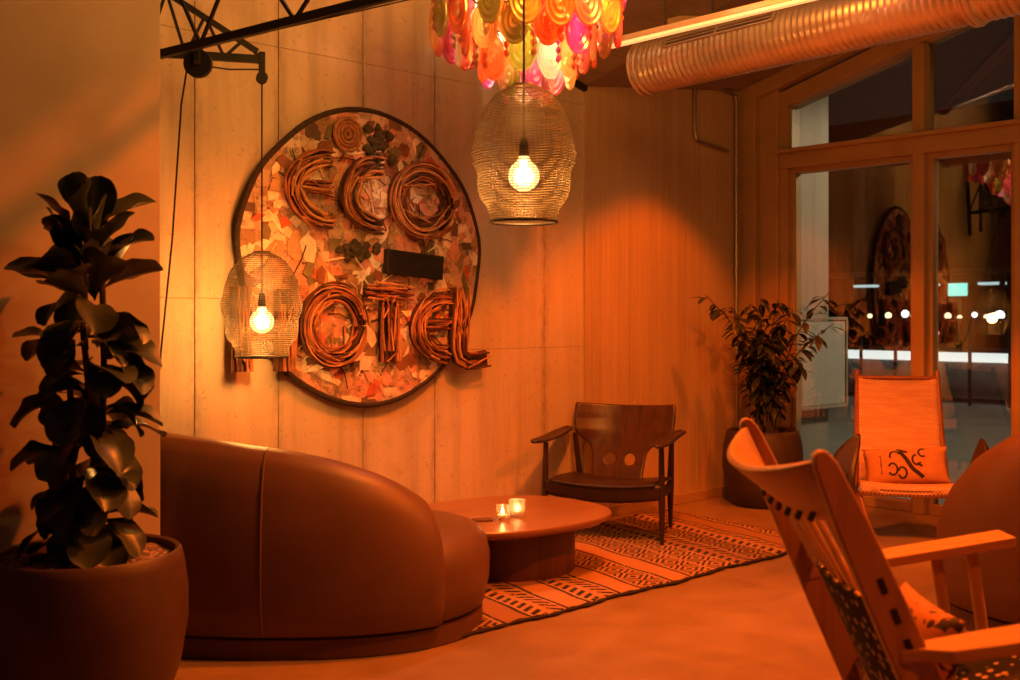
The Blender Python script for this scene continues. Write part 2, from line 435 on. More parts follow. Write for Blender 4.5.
# wall of the room on the window side nearer the viewer, and the far left one, out of the frame
# ------------------------------------------------------------------ outside
M['pave'] = plain('pavement', '#8a857c', .75, 0, .15, 1.2, .1)
M['road'] = plain('asphalt', '#3a3a3c', .6, 0, .2, 2)
b = B(); b.box((12.4, 6, -.07), (10, 22, .06)); struct(b.build('ground_pavement', M['pave'], smooth=False))
b = B(); b.box((28, 8, -.08), (21.3, 34, .05)); struct(b.build('ground_road', M['road'], smooth=False))
b = B(); b.box((7.665, 4.985, 2.0), (.53, .47, 4.0)); tag(b.build('concrete_column', concrete('column_concrete', '#a89f92', 0, .2), bevel=.012, smooth=False), 'grey square concrete column outside behind the left window', 'column')
sg = thing('notice_board', 'blank white framed board outside against the grey concrete column', 'board', (7.75, 4.70, .64))
b = B(); b.box((0,0,.345), (.64,.03,.66)); b.build('panel', plain('board_white', '#c9c4ba', .5, 0, .05), sg, bevel=.003)
b = B()
for x in (-.33,.33): b.box((x,0,.345), (.025,.05,.72))
for z in (-.003,.693): b.box((0,0,z), (.66,.05,.025))
b.build('frame', plain('board_frame', '#a89f90', .5), sg, bevel=.003)
b = B(); b.box((-.1,.03,.2), (.06,.04,.06)); b.build('bracket', M['black'], sg)
# building across the way
M['facade'] = plain('dark_facade', '#2e2b2a', .8, 0, .25, .8)
M['shop'] = plain('dim_shop_interior', '#4a4038', .7, 0, .3, 1)
bd = thing('building', 'dark low building far outside the window with a lit ground floor', 'building', (24, 9, 0))
b = B(); b.box((1.6, 0, 4.2), (3, 26, 3.6)); b.box((3.2, 0, 1.2), (.2, 26, 2.5)); b.build('facade', M['facade'], bd, smooth=False)
b = B(); b.box((.1, 0, 2.35), (.2, 26, .12)); b.build('canopy', plain('canopy_steel', '#5a5550', .5), bd, smooth=False)
for k in range(17):
    b = B(); b.box((0, -9.6+1.2*k, 1.15), (.1, .09, 2.3)); b.build('post', M['facade'], bd, smooth=False)
b = B(); b.box((2.0, 0, .9), (.3, 26, .5)); b.build('counter', M['shop'], bd, smooth=False)
for k in range(12):
    b = B(); b.box((1.8, -9+1.6*k, 2.12), (.3, .55, .06)); b.build('ceiling_light', emit('shop_light', (.75,.93,.95,1), .8) if k == 0 else bpy.data.materials['shop_light'], bd)
# low lit wall
lw = thing('low_wall', 'long low wall outside washed by a strip of white light', 'wall', (18, 8, 0))
b = B(); b.box((.12, 0, .38), (.2, 14, .76)); b.build('wall_body', plain('grey_render', '#6a665f', .7), lw, smooth=False)
b = B(); b.box((0, 0, .80), (.5, 14, .07)); b.build('coping', M['facade'], lw, smooth=False)
b = B(); b.box((-.10, 0, .68), (.10, 14, .15)); b.build('light_strip', emit('white_led', (.95,.97,.95,1), 1.1), lw, smooth=False)
# railing in front of the wall
rl = thing('railing', 'thin dark railing outside in front of the lit low wall', 'railing', (16.5, 7.5, 0))
b = B(); b.box((0,0,1.3), (.05, 12, .05)); b.build('top_rail', M['black'], rl, smooth=False)
for k in range(21):
    b = B(); b.box((0,-6+.6*k,.65), (.04,.04,1.3)); b.build('post', M['black'], rl, smooth=False)
# street lights
M['globe'] = emit('globe_lamp', (1,.72,.40,1), 2.5)
M['globew'] = emit('globe_lamp_white', (.95,.97,1,1), 2.5)
lamps = [(9.97,1.36,.045,0),(9.62,1.37,.06,0),(9.31,1.40,.07,1),(9.15,1.36,.06,0),(8.55,1.36,.06,0),(8.1,1.38,.05,1),(7.9,1.34,.05,0),(7.69,1.37,.085,1),(8.35,1.33,.045,0)]
wh = ['first from the left', 'second from the left', 'third from the left', 'beside the left mullion', 'just right of the mullion', 'under the teal sign', 'right of the teal sign', 'big white one at the right', 'small one left of the teal sign']
for (y, z, r, k), w in zip(lamps, wh):
    L = thing('street_lamp', ('white' if k else 'warm') + ' globe street lamp far outside, ' + w, 'lamp', (19.2, y*1.067-.0, 0), 0, 'globe lamps across the street')
    b = B(); b.tube([(0,0,-.05),(0,0,z-r)], .02, 6); b.build('pole', M['black'], L)
    b = B(); b.lathe([(0.001,-r)]+[(r*math.cos(a), r*math.sin(a)) for a in [(-.4+.1*i)*PI for i in range(9)]]+[(0.001,r)], 14, (0,0,z)); b.build('globe', M['globew'] if k else M['globe'], L)
L = thing('bollard_lamp', 'low warm bollard lamp outside just right of the window mullion', 'lamp', (15, 7.33, 0))
b = B(); b.tube([(0,0,-.05),(0,0,1.05)], .04, 8); b.build('pole', M['black'], L)
b = B(); b.lathe([(.001,-.07),(.05,-.05),(.07,0),(.05,.05),(.001,.07)], 14, (0,0,1.12)); b.build('globe', M['globe'], L)
ts = thing('lit_sign', 'small glowing teal sign outside above the row of lamps', 'sign', (20.5, 9.55, 0))
b = B(); b.box((0,0,1.86), (.08,.34,.24)); b.build('lightbox', emit('teal_light', (.22,.80,.70,1), 1.5), ts)
b = B(); b.box((.06,0,.95), (.06,.06,2.05)); b.build('post', M['black'], ts)
# ------------------------------------------------------------------ wall sign: scrap disc with twig letters
DX, DZ, R = 3.58, 1.672, .80
YS = W - .065
sgn = thing('hotel_sign', 'big round scrap collage wall sign reading eco HOTEL in twig letters', 'sign', (DX, W, DZ))
def dot(r, n=72): return [(r*math.cos(2*PI*i/n)*(1+.012*math.sin(5*2*PI*i/n)+.006*math.sin(13*2*PI*i/n)), r*math.sin(2*PI*i/n)*(1+.01*math.sin(4*2*PI*i/n+1))) for i in range(n)]
t = NT('scrap_collage_ground'); v = t.coords('Object')
vo = t.n('ShaderNodeTexVoronoi', i_Scale=11., feature='F1', distance='CHEBYCHEV'); t.l(v, vo.inputs['Vector'])
wn = t.n('ShaderNodeSeparateColor'); t.l(vo.outputs['Color'], wn.inputs[0])
col = t.ramp(wn.outputs[0], [(0, srgb('#7a5a44')), (.2, srgb('#c9a98c')), (.4, srgb('#c07a62')), (.55, srgb('#ddc9b4')), (.72, srgb('#8a6a4a')), (.86, srgb('#c9987e')), (1, srgb('#4a3a30'))])
nz = t.noise(v, 26, 5, .7); col = t.mix(t.ramp(nz, [(.52, 0.0), (.62, .7)]), col, srgb('#4f3a2c'))
t.l(col, t.b.inputs['Base Color']); t.b.inputs['Roughness'].default_value = .85; t.bump(t.noise(v, 18, 4, .7), .8, .03); M['scrap'] = t.mat
b = B(); b.prism(dot(R-.01), -.06, -.005); b.build('backing_disc', M['scrap'], sgn, smooth=False)
b = B(); P = dot(R); b.tube([(x, -.05, z) for x, z in P] + [(P[0][0], -.05, P[0][1])], .017, 8, cap=False); b.build('rope_rim', plain('dark_rope', '#33271e', .9, 0, .4, 60, .5), sgn)
# glued scraps
scr = [plain('scrap_'+n, c, .85, 0, .3, 18, .3) for n, c in (('paper','#d9c3aa'),('pink','#c98a74'),('red','#b5583a'),('rust','#7a4c32'),('dark','#3d3029'),('tan','#a88460'),('cream','#e3d3bd'),('olive','#6d6340'))]
b = B(); rnd = random.Random(5)
for k in range(330):
    r = (R-.07)*math.sqrt(rnd.random()); a = rnd.random()*2*PI; cx, cz = r*math.cos(a), r*math.sin(a)
    n = rnd.choice([4,4,5,6]); sx, sz = rnd.uniform(.02,.085), rnd.uniform(.015,.055); ro = rnd.random()*PI
    pts = []
    for i in range(n):
        th = 2*PI*i/n + rnd.uniform(-.3,.3); q = rnd.uniform(.7,1.2); x, z = sx*math.cos(th)*q, sz*math.sin(th)*q
        pts.append((cx + x*math.cos(ro) - z*math.sin(ro), cz + x*math.sin(ro) + z*math.cos(ro)))
    if max(math.hypot(*p) for p in pts) > R-.02: continue
    y1 = -.062 - rnd.uniform(.001, .012); b.cur = rnd.choice([0,0,0,1,1,1,1,2,3,5,5,5,6,7]); b.prism(pts, -.055, y1)
for k in range(60):      # thin sticks, wires, tape
    r = (R-.12)*math.sqrt(rnd.random()); a = rnd.random()*2*PI; cx, cz = r*math.cos(a), r*math.sin(a); ro = rnd.random()*PI; L = rnd.uniform(.03,.11)
    b.cur = rnd.choice([3,4,4,6,6]); b.tube([(cx-L*math.cos(ro), -.075, cz-L*math.sin(ro)), (cx+.01, -.082, cz+.01), (cx+L*math.cos(ro), -.075, cz+L*math.sin(ro))], .004, 5)
b.cur = 0
b.build('glued_scraps', scr, sgn, smooth=False)
# coil near the top, dark moss patch, dark metal plate
b = B()
for r in (.085,.065,.045): b.ring((3.42-DX, -.085, 2.33-DZ), r, .011, 28, 6, 'y')
b.ring((3.42-DX,-.08,2.33-DZ), .02, .012, 16, 6, 'y'); b.build('coil', plain('coil_wicker', '#8a5c38', .8, 0, .4, 40, .4), sgn)
M['moss'] = plain('dried_moss', '#453c28', .95, 0, .4, 30, .4)
b = B(); rnd = random.Random(3)
for k in range(46):
    c = (3.60-DX+rnd.gauss(0,.045)+.05*rnd.random(), -.08, 2.32-DZ+rnd.gauss(0,.05)); r = rnd.uniform(.012,.03)
    b.lathe([(.001,-r),(r*.8,-r*.5),(r,0),(r*.7,r*.6),(.001,r)], 7, c)
b.build('dried_moss', M['moss'], sgn); b = B()
for k in range(40):
    c = (3.42-DX+rnd.gauss(.05,.06), -.08, 1.71-DZ+rnd.gauss(0,.022)); r = rnd.uniform(.014,.026)
    b.lathe([(.001,-r),(r*.8,-r*.5),(r,0),(r*.7,r*.6),(.001,r)], 7, c)
b.build('dried_moss', M['moss'], sgn)
b = B(); b.box((0,0,0), (.40,.04,.135)); 
for i in range(9): b.box((0,-.022,-.056+.014*i), (.37,.008,.006))
o = b.build('metal_plate', plain('blackened_metal', '#2a2320', .6, .3, .3, 10), sgn, bevel=.006, smooth=False); o.location = (3.862-DX, -.095, 1.642-DZ); o.rotation_euler = (0, math.radians(4), 0)

M['twig'] = plain('reddish_twig', '#8a5132', .75, 0, .5, 14, .3)
M['twigd'] = plain('dark_twig', '#4a2c1c', .8, 0, .4, 14, .3)
M['twigl'] = plain('pale_twig', '#b07a4c', .75, 0, .3, 14, .3)
def arc(cx, cz, rx, rz, a0, a1, n=26): return [(cx+rx*math.cos(math.radians(a0+(a1-a0)*i/n)), cz+rz*math.sin(math.radians(a0+(a1-a0)*i/n))) for i in range(n+1)]
rl_ = random.Random(11)
def letter(strokes, parent):
    b = B()
    strokes = [(p_, w_*1.18, int(n_*1.25)) for p_, w_, n_ in strokes]
    for path, w, ns in strokes:
        k = len(path)
        nor = []
        for i in range(k):
            p, q = path[max(i-1,0)], path[min(i+1,k-1)]; d = Vector((q[0]-p[0], q[1]-p[1])).normalized(); nor.append((-d.y, d.x))
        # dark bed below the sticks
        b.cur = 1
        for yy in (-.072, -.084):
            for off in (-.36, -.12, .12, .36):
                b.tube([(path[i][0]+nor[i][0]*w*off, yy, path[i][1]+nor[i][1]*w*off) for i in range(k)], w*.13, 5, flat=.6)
        for j in range(ns):
            off = -.5 + j/(ns-1); i0 = rl_.randint(0, max(0, k//5)) if k > 4 else 0; i1 = k-1-(rl_.randint(0, max(0,k//5)) if k > 4 else 0)
            ph = rl_.random()*6; am = rl_.uniform(.04,.12); yb = -.10 - rl_.random()*.03
            pts = []
            for i in range(i0, i1+1):
                o2 = off + am*math.sin(ph + i*.55)
                pts.append((path[i][0]+nor[i][0]*w*o2, yb-.012*math.sin(ph+i*.4), path[i][1]+nor[i][1]*w*o2))
            r = rl_.uniform(.0045,.0085); b.cur = rl_.choice([0,0,0,1,2,2]); b.tube(pts, [r*(.75+.35*rl_.random()) for _ in pts], 5)
        # side twigs
        for j in range(ns//2):
            i = rl_.randint(0, k-2); a = rl_.uniform(-.5,.5); p = path[i]; q = path[min(k-1, i+max(2,k//5))]
            b.cur = rl_.choice([0,2]); c = rl_.uniform(-.5,.5)
            b.tube([(p[0]+nor[i][0]*w*a, -.125, p[1]+nor[i][1]*w*a), (q[0]+nor[i][0]*w*c, -.118, q[1]+nor[i][1]*w*c)], .005, 5)
    b.cur = 0
    return b.build('letter', [M['twig'], M['twigd'], M['twigl']], parent)
def line(p, q, n=6): return [(lerp(p[0],q[0],i/n), lerp(p[1],q[1],i/n)) for i in range(n+1)]
def LP(x, z): return (x-DX, z-DZ)
def off(path): return [LP(*p) for p in path]
letter([(off(arc(3.29,2.02,.215,.165,82,278)), .085, 11), (off(line((3.10,2.03),(3.31,2.035))), .05, 7)], sgn)          # e
letter([(off(arc(3.63,2.01,.215,.165,84,276)), .09, 11)], sgn)         # c
letter([(off(arc(3.93,2.005,.185,.158,0,360,34)), .10, 12)], sgn)      # o
letter([(off(line((2.775,1.50),(2.775,1.075))), .09, 9), (off(line((3.02,1.48),(3.02,1.07))), .085, 9), (off(line((2.79,1.27),(3.0,1.27))), .06, 7)], sgn)   # H
letter([(off(arc(3.325,1.30,.17,.175,0,360,34)), .085, 11)], sgn)      # O
letter([(off(line((3.53,1.49),(3.84,1.475))), .065, 8), (off(line((3.685,1.46),(3.69,1.10))), .095, 10)], sgn)          # T
letter([(off(arc(4.10,1.29,.215,.165,86,274)), .08, 10), (off(line((3.92,1.30),(4.12,1.31))), .045, 6)], sgn)         # E
letter([(off(line((4.18,1.52),(4.185,1.16),6)+[(4.20,1.115),(4.25,1.09),(4.32,1.09),(4.42,1.10)]), .085, 10)], sgn)   # L

# ------------------------------------------------------------------ pendants and the swivelling wall brackets
def make_pendant(ztop):
    p = thing('pendant_lamp', '', 'lamp', (0,0,0), 0, 'wire mesh pendant lamps')
    # profile: (height above bottom, radius), height .50
    Z = [0,.02,.05,.09,.13,.17,.21,.25,.285,.32,.355,.39,.425,.455,.475,.487]
    Rr = [.118,.120,.128,.158,.166,.164,.182,.187,.176,.172,.158,.150,.124,.102,.066,.035]
    b = B(); H_ = .485; nr = 54
    for i in range(nr):
        z = H_*i/(nr-1); r = interp(z, Z, Rr) + .0025*math.sin(i*1.7)
        pts = []
        b.ring((0,0,z + .0), r, .0016, 40, 3)
    nv = 64
    for j in range(nv):
        a = 2*PI*j/nv
        b.tube([((interp(z,Z,Rr))*math.cos(a+.02*math.sin(z*40)), (interp(z,Z,Rr))*math.sin(a+.02*math.sin(z*40)), z) for z in [H_*k/22 for k in range(23)]], .0007, 3, cap=False)
    b.build('wire_shade', M['wire'], p)
    b = B(); b.ring((0,0,0), .119, .005, 44, 6); b.build('shade_ring', M['black'], p); b = B(); b.ring((0,0,.487), .036, .005, 24, 6); b.build('shade_ring', M['black'], p)
    b = B(); b.lathe([(.001,.30),(.012,.298),(.016,.28),(.018,.245),(.019,.235),(.017,.232),(.001,.232)], 20); b.build('socket', M['black'], p)
    b = B(); rb = .056; b.lathe([(.001,.11)]+[(rb*math.cos(a), .165+rb*math.sin(a)) for a in [(-.5+.07*i)*PI for i in range(1,13)]]+[(.022,.222),(.018,.235)], 24); b.build('bulb', M['bulbglass'], p)
    b = B()
    for k in range(6):
        a = k*PI/3; b.tube([(.006*math.cos(a), .006*math.sin(a), .215), (.017*math.cos(a), .017*math.sin(a), .185), (.02*math.cos(a+.3), .02*math.sin(a+.3), .145)], .0022, 5)
    b.build('filament', M['filament'], p)
    b = B(); b.tube([(0,0,.29),(0,0,ztop)], .0045, 6); b.build('cord', M['cord'], p)
    return p
t = NT('clear_bulb'); tr = t.n('ShaderNodeBsdfTransparent'); tr.inputs[0].default_value = (1,.93,.8,1); em = t.n('ShaderNodeEmission', i_Strength=1.3); em.inputs[0].default_value = (1,.50,.18,1)
gl = t.n('ShaderNodeBsdfGlossy', i_Roughness=.05); ms = t.n('ShaderNodeMixShader'); ms.inputs[0].default_value = .08; ad = t.n('ShaderNodeAddShader')
t.l(tr.outputs[0], ms.inputs[1]); t.l(gl.outputs[0], ms.inputs[2]); t.l(ms.outputs[0], ad.inputs[0]); t.l(em.outputs[0], ad.inputs[1]); t.l(ad.outputs[0], t.out.inputs[0]); M['bulbglass'] = t.mat
PA = (2.73, 2.855, 1.687); PB = (2.668, 4.553, 1.162)
p1 = make_pendant(2.60-PA[2]); p1.location = PA; p1['label'] = 'bigger wire mesh pendant lamp hanging below the coloured glass chandelier'
p2 = make_pendant(2.47-PB[2]); p2.location = PB; p2['label'] = 'wire mesh pendant lamp in front of the left side of the round sign'

def truss(name, label, hinge, tip, h0, nb, rise=0):
    hx, hy = hinge; tx, ty = tip; d = Vector((tx-hx, ty-hy, 0)); L = d.length; rz = math.atan2(d.y, d.x)
    o = thing(name, label, 'bracket', (hx, hy, 2.545-rise*.8), rz)
    b = B(); b.box((L/2, 0, 0), (L, .026, .036)); b.build('bottom_chord', M['black'], o, smooth=False)
    b = B(); b.bar((0,0,h0), (L-.02,0,.035), .02, .026); b.build('top_chord', M['black'], o, smooth=False)
    b = B(); b.box((0,0,h0/2-.1), (.03,.03,h0+.3)); b.build('hinge_post', M['black'], o, smooth=False)
    for k in range(nb):
        xa = L*(k+.0)/nb; xm = L*(k+.5)/nb; xb = L*(k+1)/nb; zt = lerp(h0,.035,xm/L)
        b = B(); b.bar((xa,0,0),(xm,0,zt),.012,.014); b.bar((xm,0,zt),(xb,0,0),.012,.014); b.build('lattice_brace', M['black'], o, smooth=False)
    o.rotation_euler = (0, -rise, rz)
    b = B(); b.box((L,0,-.03), (.03,.03,.13)); b.build('pulley_plate', M['black'], o, bevel=.003, smooth=False)
    b = B(); m_ = 20; b.rings([[(L+q*math.cos(2*PI*i/m_), y, -.085+q*math.sin(2*PI*i/m_)) for i in range(m_)] for q, y in ((.008,-.022),(.026,-.022),(.027,-.018),(.019,0),(.027,.018),(.026,.022),(.008,.022))]); b.build('tip_pulley', M['black'], o)
    return o
HG = (2.06, 4.86)
truss('lattice_bracket', 'short black lattice wall bracket holding the left pendant lamp', HG, (PB[0]+.0, PB[1]), .43, 4)
truss('lattice_bracket', 'long black lattice bracket reaching out towards the bigger pendant lamp', (2.15, 4.955), (PA[0], PA[1]), .62, 4, .05)
# pulley wheel on the long bracket
w = thing('pulley_wheel', 'black round pulley wheel hanging under the long lattice bracket', 'pulley', (2.345, 4.55, 2.475), math.radians(-43))
b = B()
n = 32
b.rings([[(r*math.cos(2*PI*i/n), y, r*math.sin(2*PI*i/n)) for i in range(n)] for r, y in ((.012,-.016),(.062,-.016),(.063,-.010),(.052,0),(.063,.010),(.062,.016),(.012,.016))]); b.build('wheel', M['black'], w)
b = B(); b.box((0,-.022,.045),(.03,.008,.11)); b.box((0,.022,.045),(.03,.008,.11)); b.box((0,0,.098),(.03,.052,.012)); b.build('bracket', M['black'], w, bevel=.002)
b = B(); b.tube([(0,-.03,0),(0,.03,0)], .009, 10); b.build('axle', M['brass'], w)
# hanging cord from wheel to cleat
cb = B(); cb.tube([(2.68,4.545,2.50),(2.5,4.56,2.475),(2.40,4.545,2.47)], .004, 6); cb.tube([(2.312,4.585,2.47),(2.30,4.62,2.30),(2.32,4.75,1.7),(2.343,4.93,1.10),(2.35,4.97,1.03)], .0045, 6)
cb.tube([(2.19,4.86,2.51),(2.72,2.93,2.575)], .003, 5)
tag(cb.build('lamp_cable', M['cord']), 'thin black lamp cable running from the pulley down the wall', 'cable')
cl = B(); cl.box((2.352,W-.02,1.02),(.03,.04,.03)); cl.tube([(2.352,W-.05,.96),(2.352,W-.055,1.02),(2.352,W-.05,1.08)], [.008,.012,.008], 8)
tag(cl.build('cable_cleat', M['black']), 'small black cleat on the wall holding the cable end beside the partition', 'cleat')

# ------------------------------------------------------------------ chandelier
CX, CY = 3.813, 3.965
ch = thing('chandelier', 'large tiered chandelier of coloured glass discs above the room', 'chandelier', (CX, CY, 2.37))
def disc_mesh(name, rx, rz):
    b = B(); n = 22; rr = [0,.18,.34,.5,.66,.82,.94,1.0]; hh = [.013,.005,.012,.005,.012,.005,.011,.003]
    lo = []
    for r, h in zip(rr, hh): lo.append([(max(r,.001)*rx*math.cos(2*PI*i/n), -h, max(r,.001)*rz*math.sin(2*PI*i/n)) for i in range(n)])
    for r, h in list(zip(rr, hh))[::-1]: lo.append([(max(r,.001)*rx*math.cos(2*PI*i/n), h, max(r,.001)*rz*math.sin(2*PI*i/n)) for i in range(n)])
    b.rings(lo); b.tube([(0,0,rz*.9),(0,0,rz+.03)], .004, 6); return b
rc = random.Random(21)
dm = {}
for i, m in enumerate(CG):
    o = disc_mesh('glass_disc', .074, .115).build('glass_disc', m, ch); dm[i] = o
CS = 1.07
tiers = [(.10,.165,6),(.205,.245,10),(.205,.42,8),(.315,.35,14),(.315,.54,11),(.43,.42,18),(.44,.62,15)]
first = set()
for r, z, n in tiers:
    for k in range(n):
        a = 2*PI*(k+rc.random()*.25)/n + r*9; ci = rc.choice([0,0,1,1,2,2,3,4,4,5,6])
        if ci in first: o = dm[ci].copy(); COL.objects.link(o); o.parent = ch
        else: o = dm[ci]; first.add(ci)
        o.location = (CS*r*math.cos(a), CS*r*math.sin(a), z + rc.uniform(-.02,.02)); o.rotation_euler = (0, rc.uniform(-.08,.08), a - PI/2 + rc.uniform(-.25,.25))
for ci in dm:
    if ci not in first: bpy.data.objects.remove(dm[ci])
# strings of small beads at the edge of each tier
b = B(); b.tube([(0,0,-.02),(0,0,.24)], .003, 5)
for q in range(6): b.lathe([(.001,-.022),(.013,-.006),(.013,.006),(.001,.022)], 6, (0,0,.043*q))
bs = {i: None for i in range(7)}
for k in range(36):
    a = 2*PI*k/36 + .05; r = (.47,.36,.25)[k % 3]; z = {.47:.40,.36:.30,.25:.20}[r] + rc.uniform(-.02,.05); ci = rc.randint(0,6)
    if bs[ci] is None: o = bs[ci] = b.build('bead_string', CG[ci], ch)
    else: o = bs[ci].copy(); COL.objects.link(o); o.parent = ch
    o.location = (r*math.cos(a), r*math.sin(a), z)
b = B()
for r, z in ((.10,.27),(.205,.36),(.205,.525),(.315,.46),(.315,.645),(.43,.535),(.44,.715)): b.ring((0,0,z), r, .006, 44, 6)
for k in range(6):
    a = k*PI/3; b.tube([(.10*math.cos(a),.10*math.sin(a),.27),(.205*math.cos(a),.205*math.sin(a),.36),(.315*math.cos(a),.315*math.sin(a),.46),(.43*math.cos(a),.43*math.sin(a),.535),(.44*math.cos(a),.44*math.sin(a),.715),(.05*math.cos(a),.05*math.sin(a),.80)], .005, 6)
b.tube([(0,0,.3),(0,0,zl(CX,CY)-2.40)], .008, 8); b.build('ring_frame', M['black'], ch)
b = B(); b.lathe([(.001,-.045),(.03,-.035),(.045,0),(.03,.035),(.001,.045)], 16, (0,0,.42)); b.lathe([(.001,-.045),(.03,-.035),(.045,0),(.03,.035),(.001,.045)], 16, (0,0,.60)); b.build('bulb', M['bulb'], ch)

# ------------------------------------------------------------------ duct, batten, conduit
dk = thing('ventilation_duct', 'big round spiral ventilation duct running in front of the window head', 'duct', (5.05, 4.25, 2.815)); dk.rotation_euler = (-.018, 0, 0)
Rd = .146; Ld = 4.6; b = B(); lo = []; n = 40
N = 250
for i in range(N+1):
    y = -Ld*i/N; 
    lo.append([( (Rd + (.0055 if i % 2 == 0 else 0))*math.cos(2*PI*k/n), y - .02*k/n*0, (Rd + (.0055 if i % 2 == 0 else 0))*math.sin(2*PI*k/n)) for k in range(n)])
b.rings(lo); b.build('spiral_tube', M['duct'], dk, angle=14)
b = B()
for y in (-.005,-.045): b.ring((0,y,0), Rd+.008, .011, 44, 6, 'y')
b.build('end_collar', M['duct'], dk)
b = B()
for y in (-1.97,-1.99): b.ring((0,y,0), Rd+.008, .012, 44, 6, 'y')
b.build('joint_collar', M['duct'], dk)
gv = B(); ga = math.radians(152)
for j, aa in enumerate((-.10, .06)):
    for y in (-.44, -.80): pass
    c = (Rd+.009); an = ga+aa
    gv.box((c*math.cos(an), -.62, c*math.sin(an)), (.006, .68, .010), Matrix.Rotation(-an, 3, 'Y'))
g0 = gv.build('slot_grille', M['grille'], dk, smooth=False)
gv = B(); an = ga-.02
for aa in (-.17,-.02,.13): gv.box(((Rd+.010)*math.cos(ga+aa), -.62, (Rd+.010)*math.sin(ga+aa)), (.012, .74, .008), Matrix.Rotation(-(ga+aa), 3, 'Y'))
for yy in (-.25,-.62,-.99): gv.box(((Rd+.010)*math.cos(an), yy, (Rd+.010)*math.sin(an)), (.012,.014,.05), Matrix.Rotation(-an, 3, 'Y'))
gv.build('grille_frame', M['duct'], dk, smooth=False)
b = B()
for y in (-.5,-2.0): b.tube([(0,y,Rd),(0,y,zl(5.05,4.3+y)-2.815)], .005, 6)
b.build('hanger_rod', M['black'], dk)

bt = thing('batten_light', 'long slim pale batten light above the round duct', 'light fixture', (4.60, 4.13, 2.86))
b = B(); b.box((0,-2.0,.012), (.05,4.0,.03)); b.build('housing', plain('batten_housing', '#d8c8b4', .4, .2, .05), bt, bevel=.004, smooth=False)
b = B(); b.box((0,-2.0,-.012), (.04,3.98,.016)); b.build('diffuser', emit('batten_diffuser', (1,.42,.13,1), 1.1), bt, bevel=.004, smooth=False)
b = B()
for y in (-.4,-2.2): b.tube([(0,y,.02),(0,y,zl(4.6,4.13+y)-2.86)], .004, 6)
b.build('hanger_rod', M['black'], bt)

b = B(); y = W-.04
b.tube([(6.905,y,2.60),(6.56,y,2.635),(6.52,y,2.65),(6.50,y,2.70),(6.50,y,3.0)], .013, 8)
b.tube([(6.50,y,2.98),(6.50,y,3.045),(6.55,y,3.06),(6.95,y,3.05),(7.0,y,3.03),(7.015,y,2.98),(7.015,y,.1)], .016, 8)
tag(b.build('steel_conduit', M['steelp']), 'bent steel conduit running down the corner beside the window', 'pipe')

# ------------------------------------------------------------------ rug
rg = thing('kilim_rug', 'flat woven patterned kilim rug under the round coffee table', 'rug', (0,0,0))
b = B()
def rugp(u, v):
    x = lerp(3.0, 5.88, u) + .012*math.sin(v*9); y = lerp(3.53, 4.86, v) + .012*math.sin(u*22) + .006*math.sin(u*61)
    x += .12*(v)*u
    return (x, y, .012 + .004*math.sin(u*40)*math.sin(v*17))
b.grid(rugp, 90, 40); b.build('pile', M['kilim'], rg, solid=.012)
b = B(); b.tube([(lerp(3.0,5.88,i/90), 3.522+.012*math.sin(i/90*22)+.006*math.sin(i/90*61), .012) for i in range(91)], [.0075+.003*math.sin(i*1.9)+.0015*math.sin(i*.6) for i in range(91)], 6); 
b.build('edge_shadow', plain('rug_edge_shadow', '#2f2620', .95, 0, .4, 40), rg)  # dark tube standing in for the shadow along the rug's front edge

# ------------------------------------------------------------------ coffee table
ct = thing('coffee_table', 'low round-cornered walnut coffee table on a drum base', 'table', (3.95, 4.285, .012))
b = B(); n = 72; lo = []
for k, z in ((.93,.262),(.985,.278),(1.0,.29),(1.0,.303),(.992,.308)):
    lo.append([(*[q*k for q in sup(.575,.475,2.5,2*PI*i/n)], z) for i in range(n)])
b.rings(lo); o = b.build('tabletop', M['tabletop'], ct, angle=35); o.rotation_euler = (0,0,math.radians(-4))
b = B(); b.lathe([(.001,0),(.355,0),(.36,.004),(.36,.262),(.001,.262)], 64); b.build('drum_base', M['tablebase'], ct).location = (.075, .05, 0)
def tealight(loc, r, h, m, label):
    c = thing('candle_holder', label, 'candle', loc, 0, 'tealights on the coffee table')
    b = B(); b.lathe([(.001,0),(r*.95,0),(r,.004),(r,h),(r-.004,h),(r-.005,.012),(.001,.010)], 28); b.build('glass_cup', m, c)
    b = B(); b.lathe([(.001,.012),(r*.72,.012),(r*.72,.028),(.001,.028)], 20); b.build('wax', M['wax'], c)
    b = B(); b.lathe([(.001,.030),(.006,.036),(.008,.044),(.004,.056),(.0005,.066)], 10); b.build('flame', M['flame'], c)
    return c
tealight((3.80,4.13,.32), .036, .075, M['cglass'], 'small clear glass tealight at the front on the coffee table')
tealight((3.925,4.155,.32), .043, .085, M['cfrost'], 'frosted glass tealight just behind the clear one on the coffee table')
b = B(); b.box((0,0,.006), (.095,.06,.012)); o = b.build('matchbox', plain('matchbox_card', '#5a3a28', .6), bevel=.002); o.location = (3.70,4.17,.32); o.rotation_euler = (0,0,-.5)
tag(o, 'small dark flat box lying left of the tealights on the coffee table', 'box')

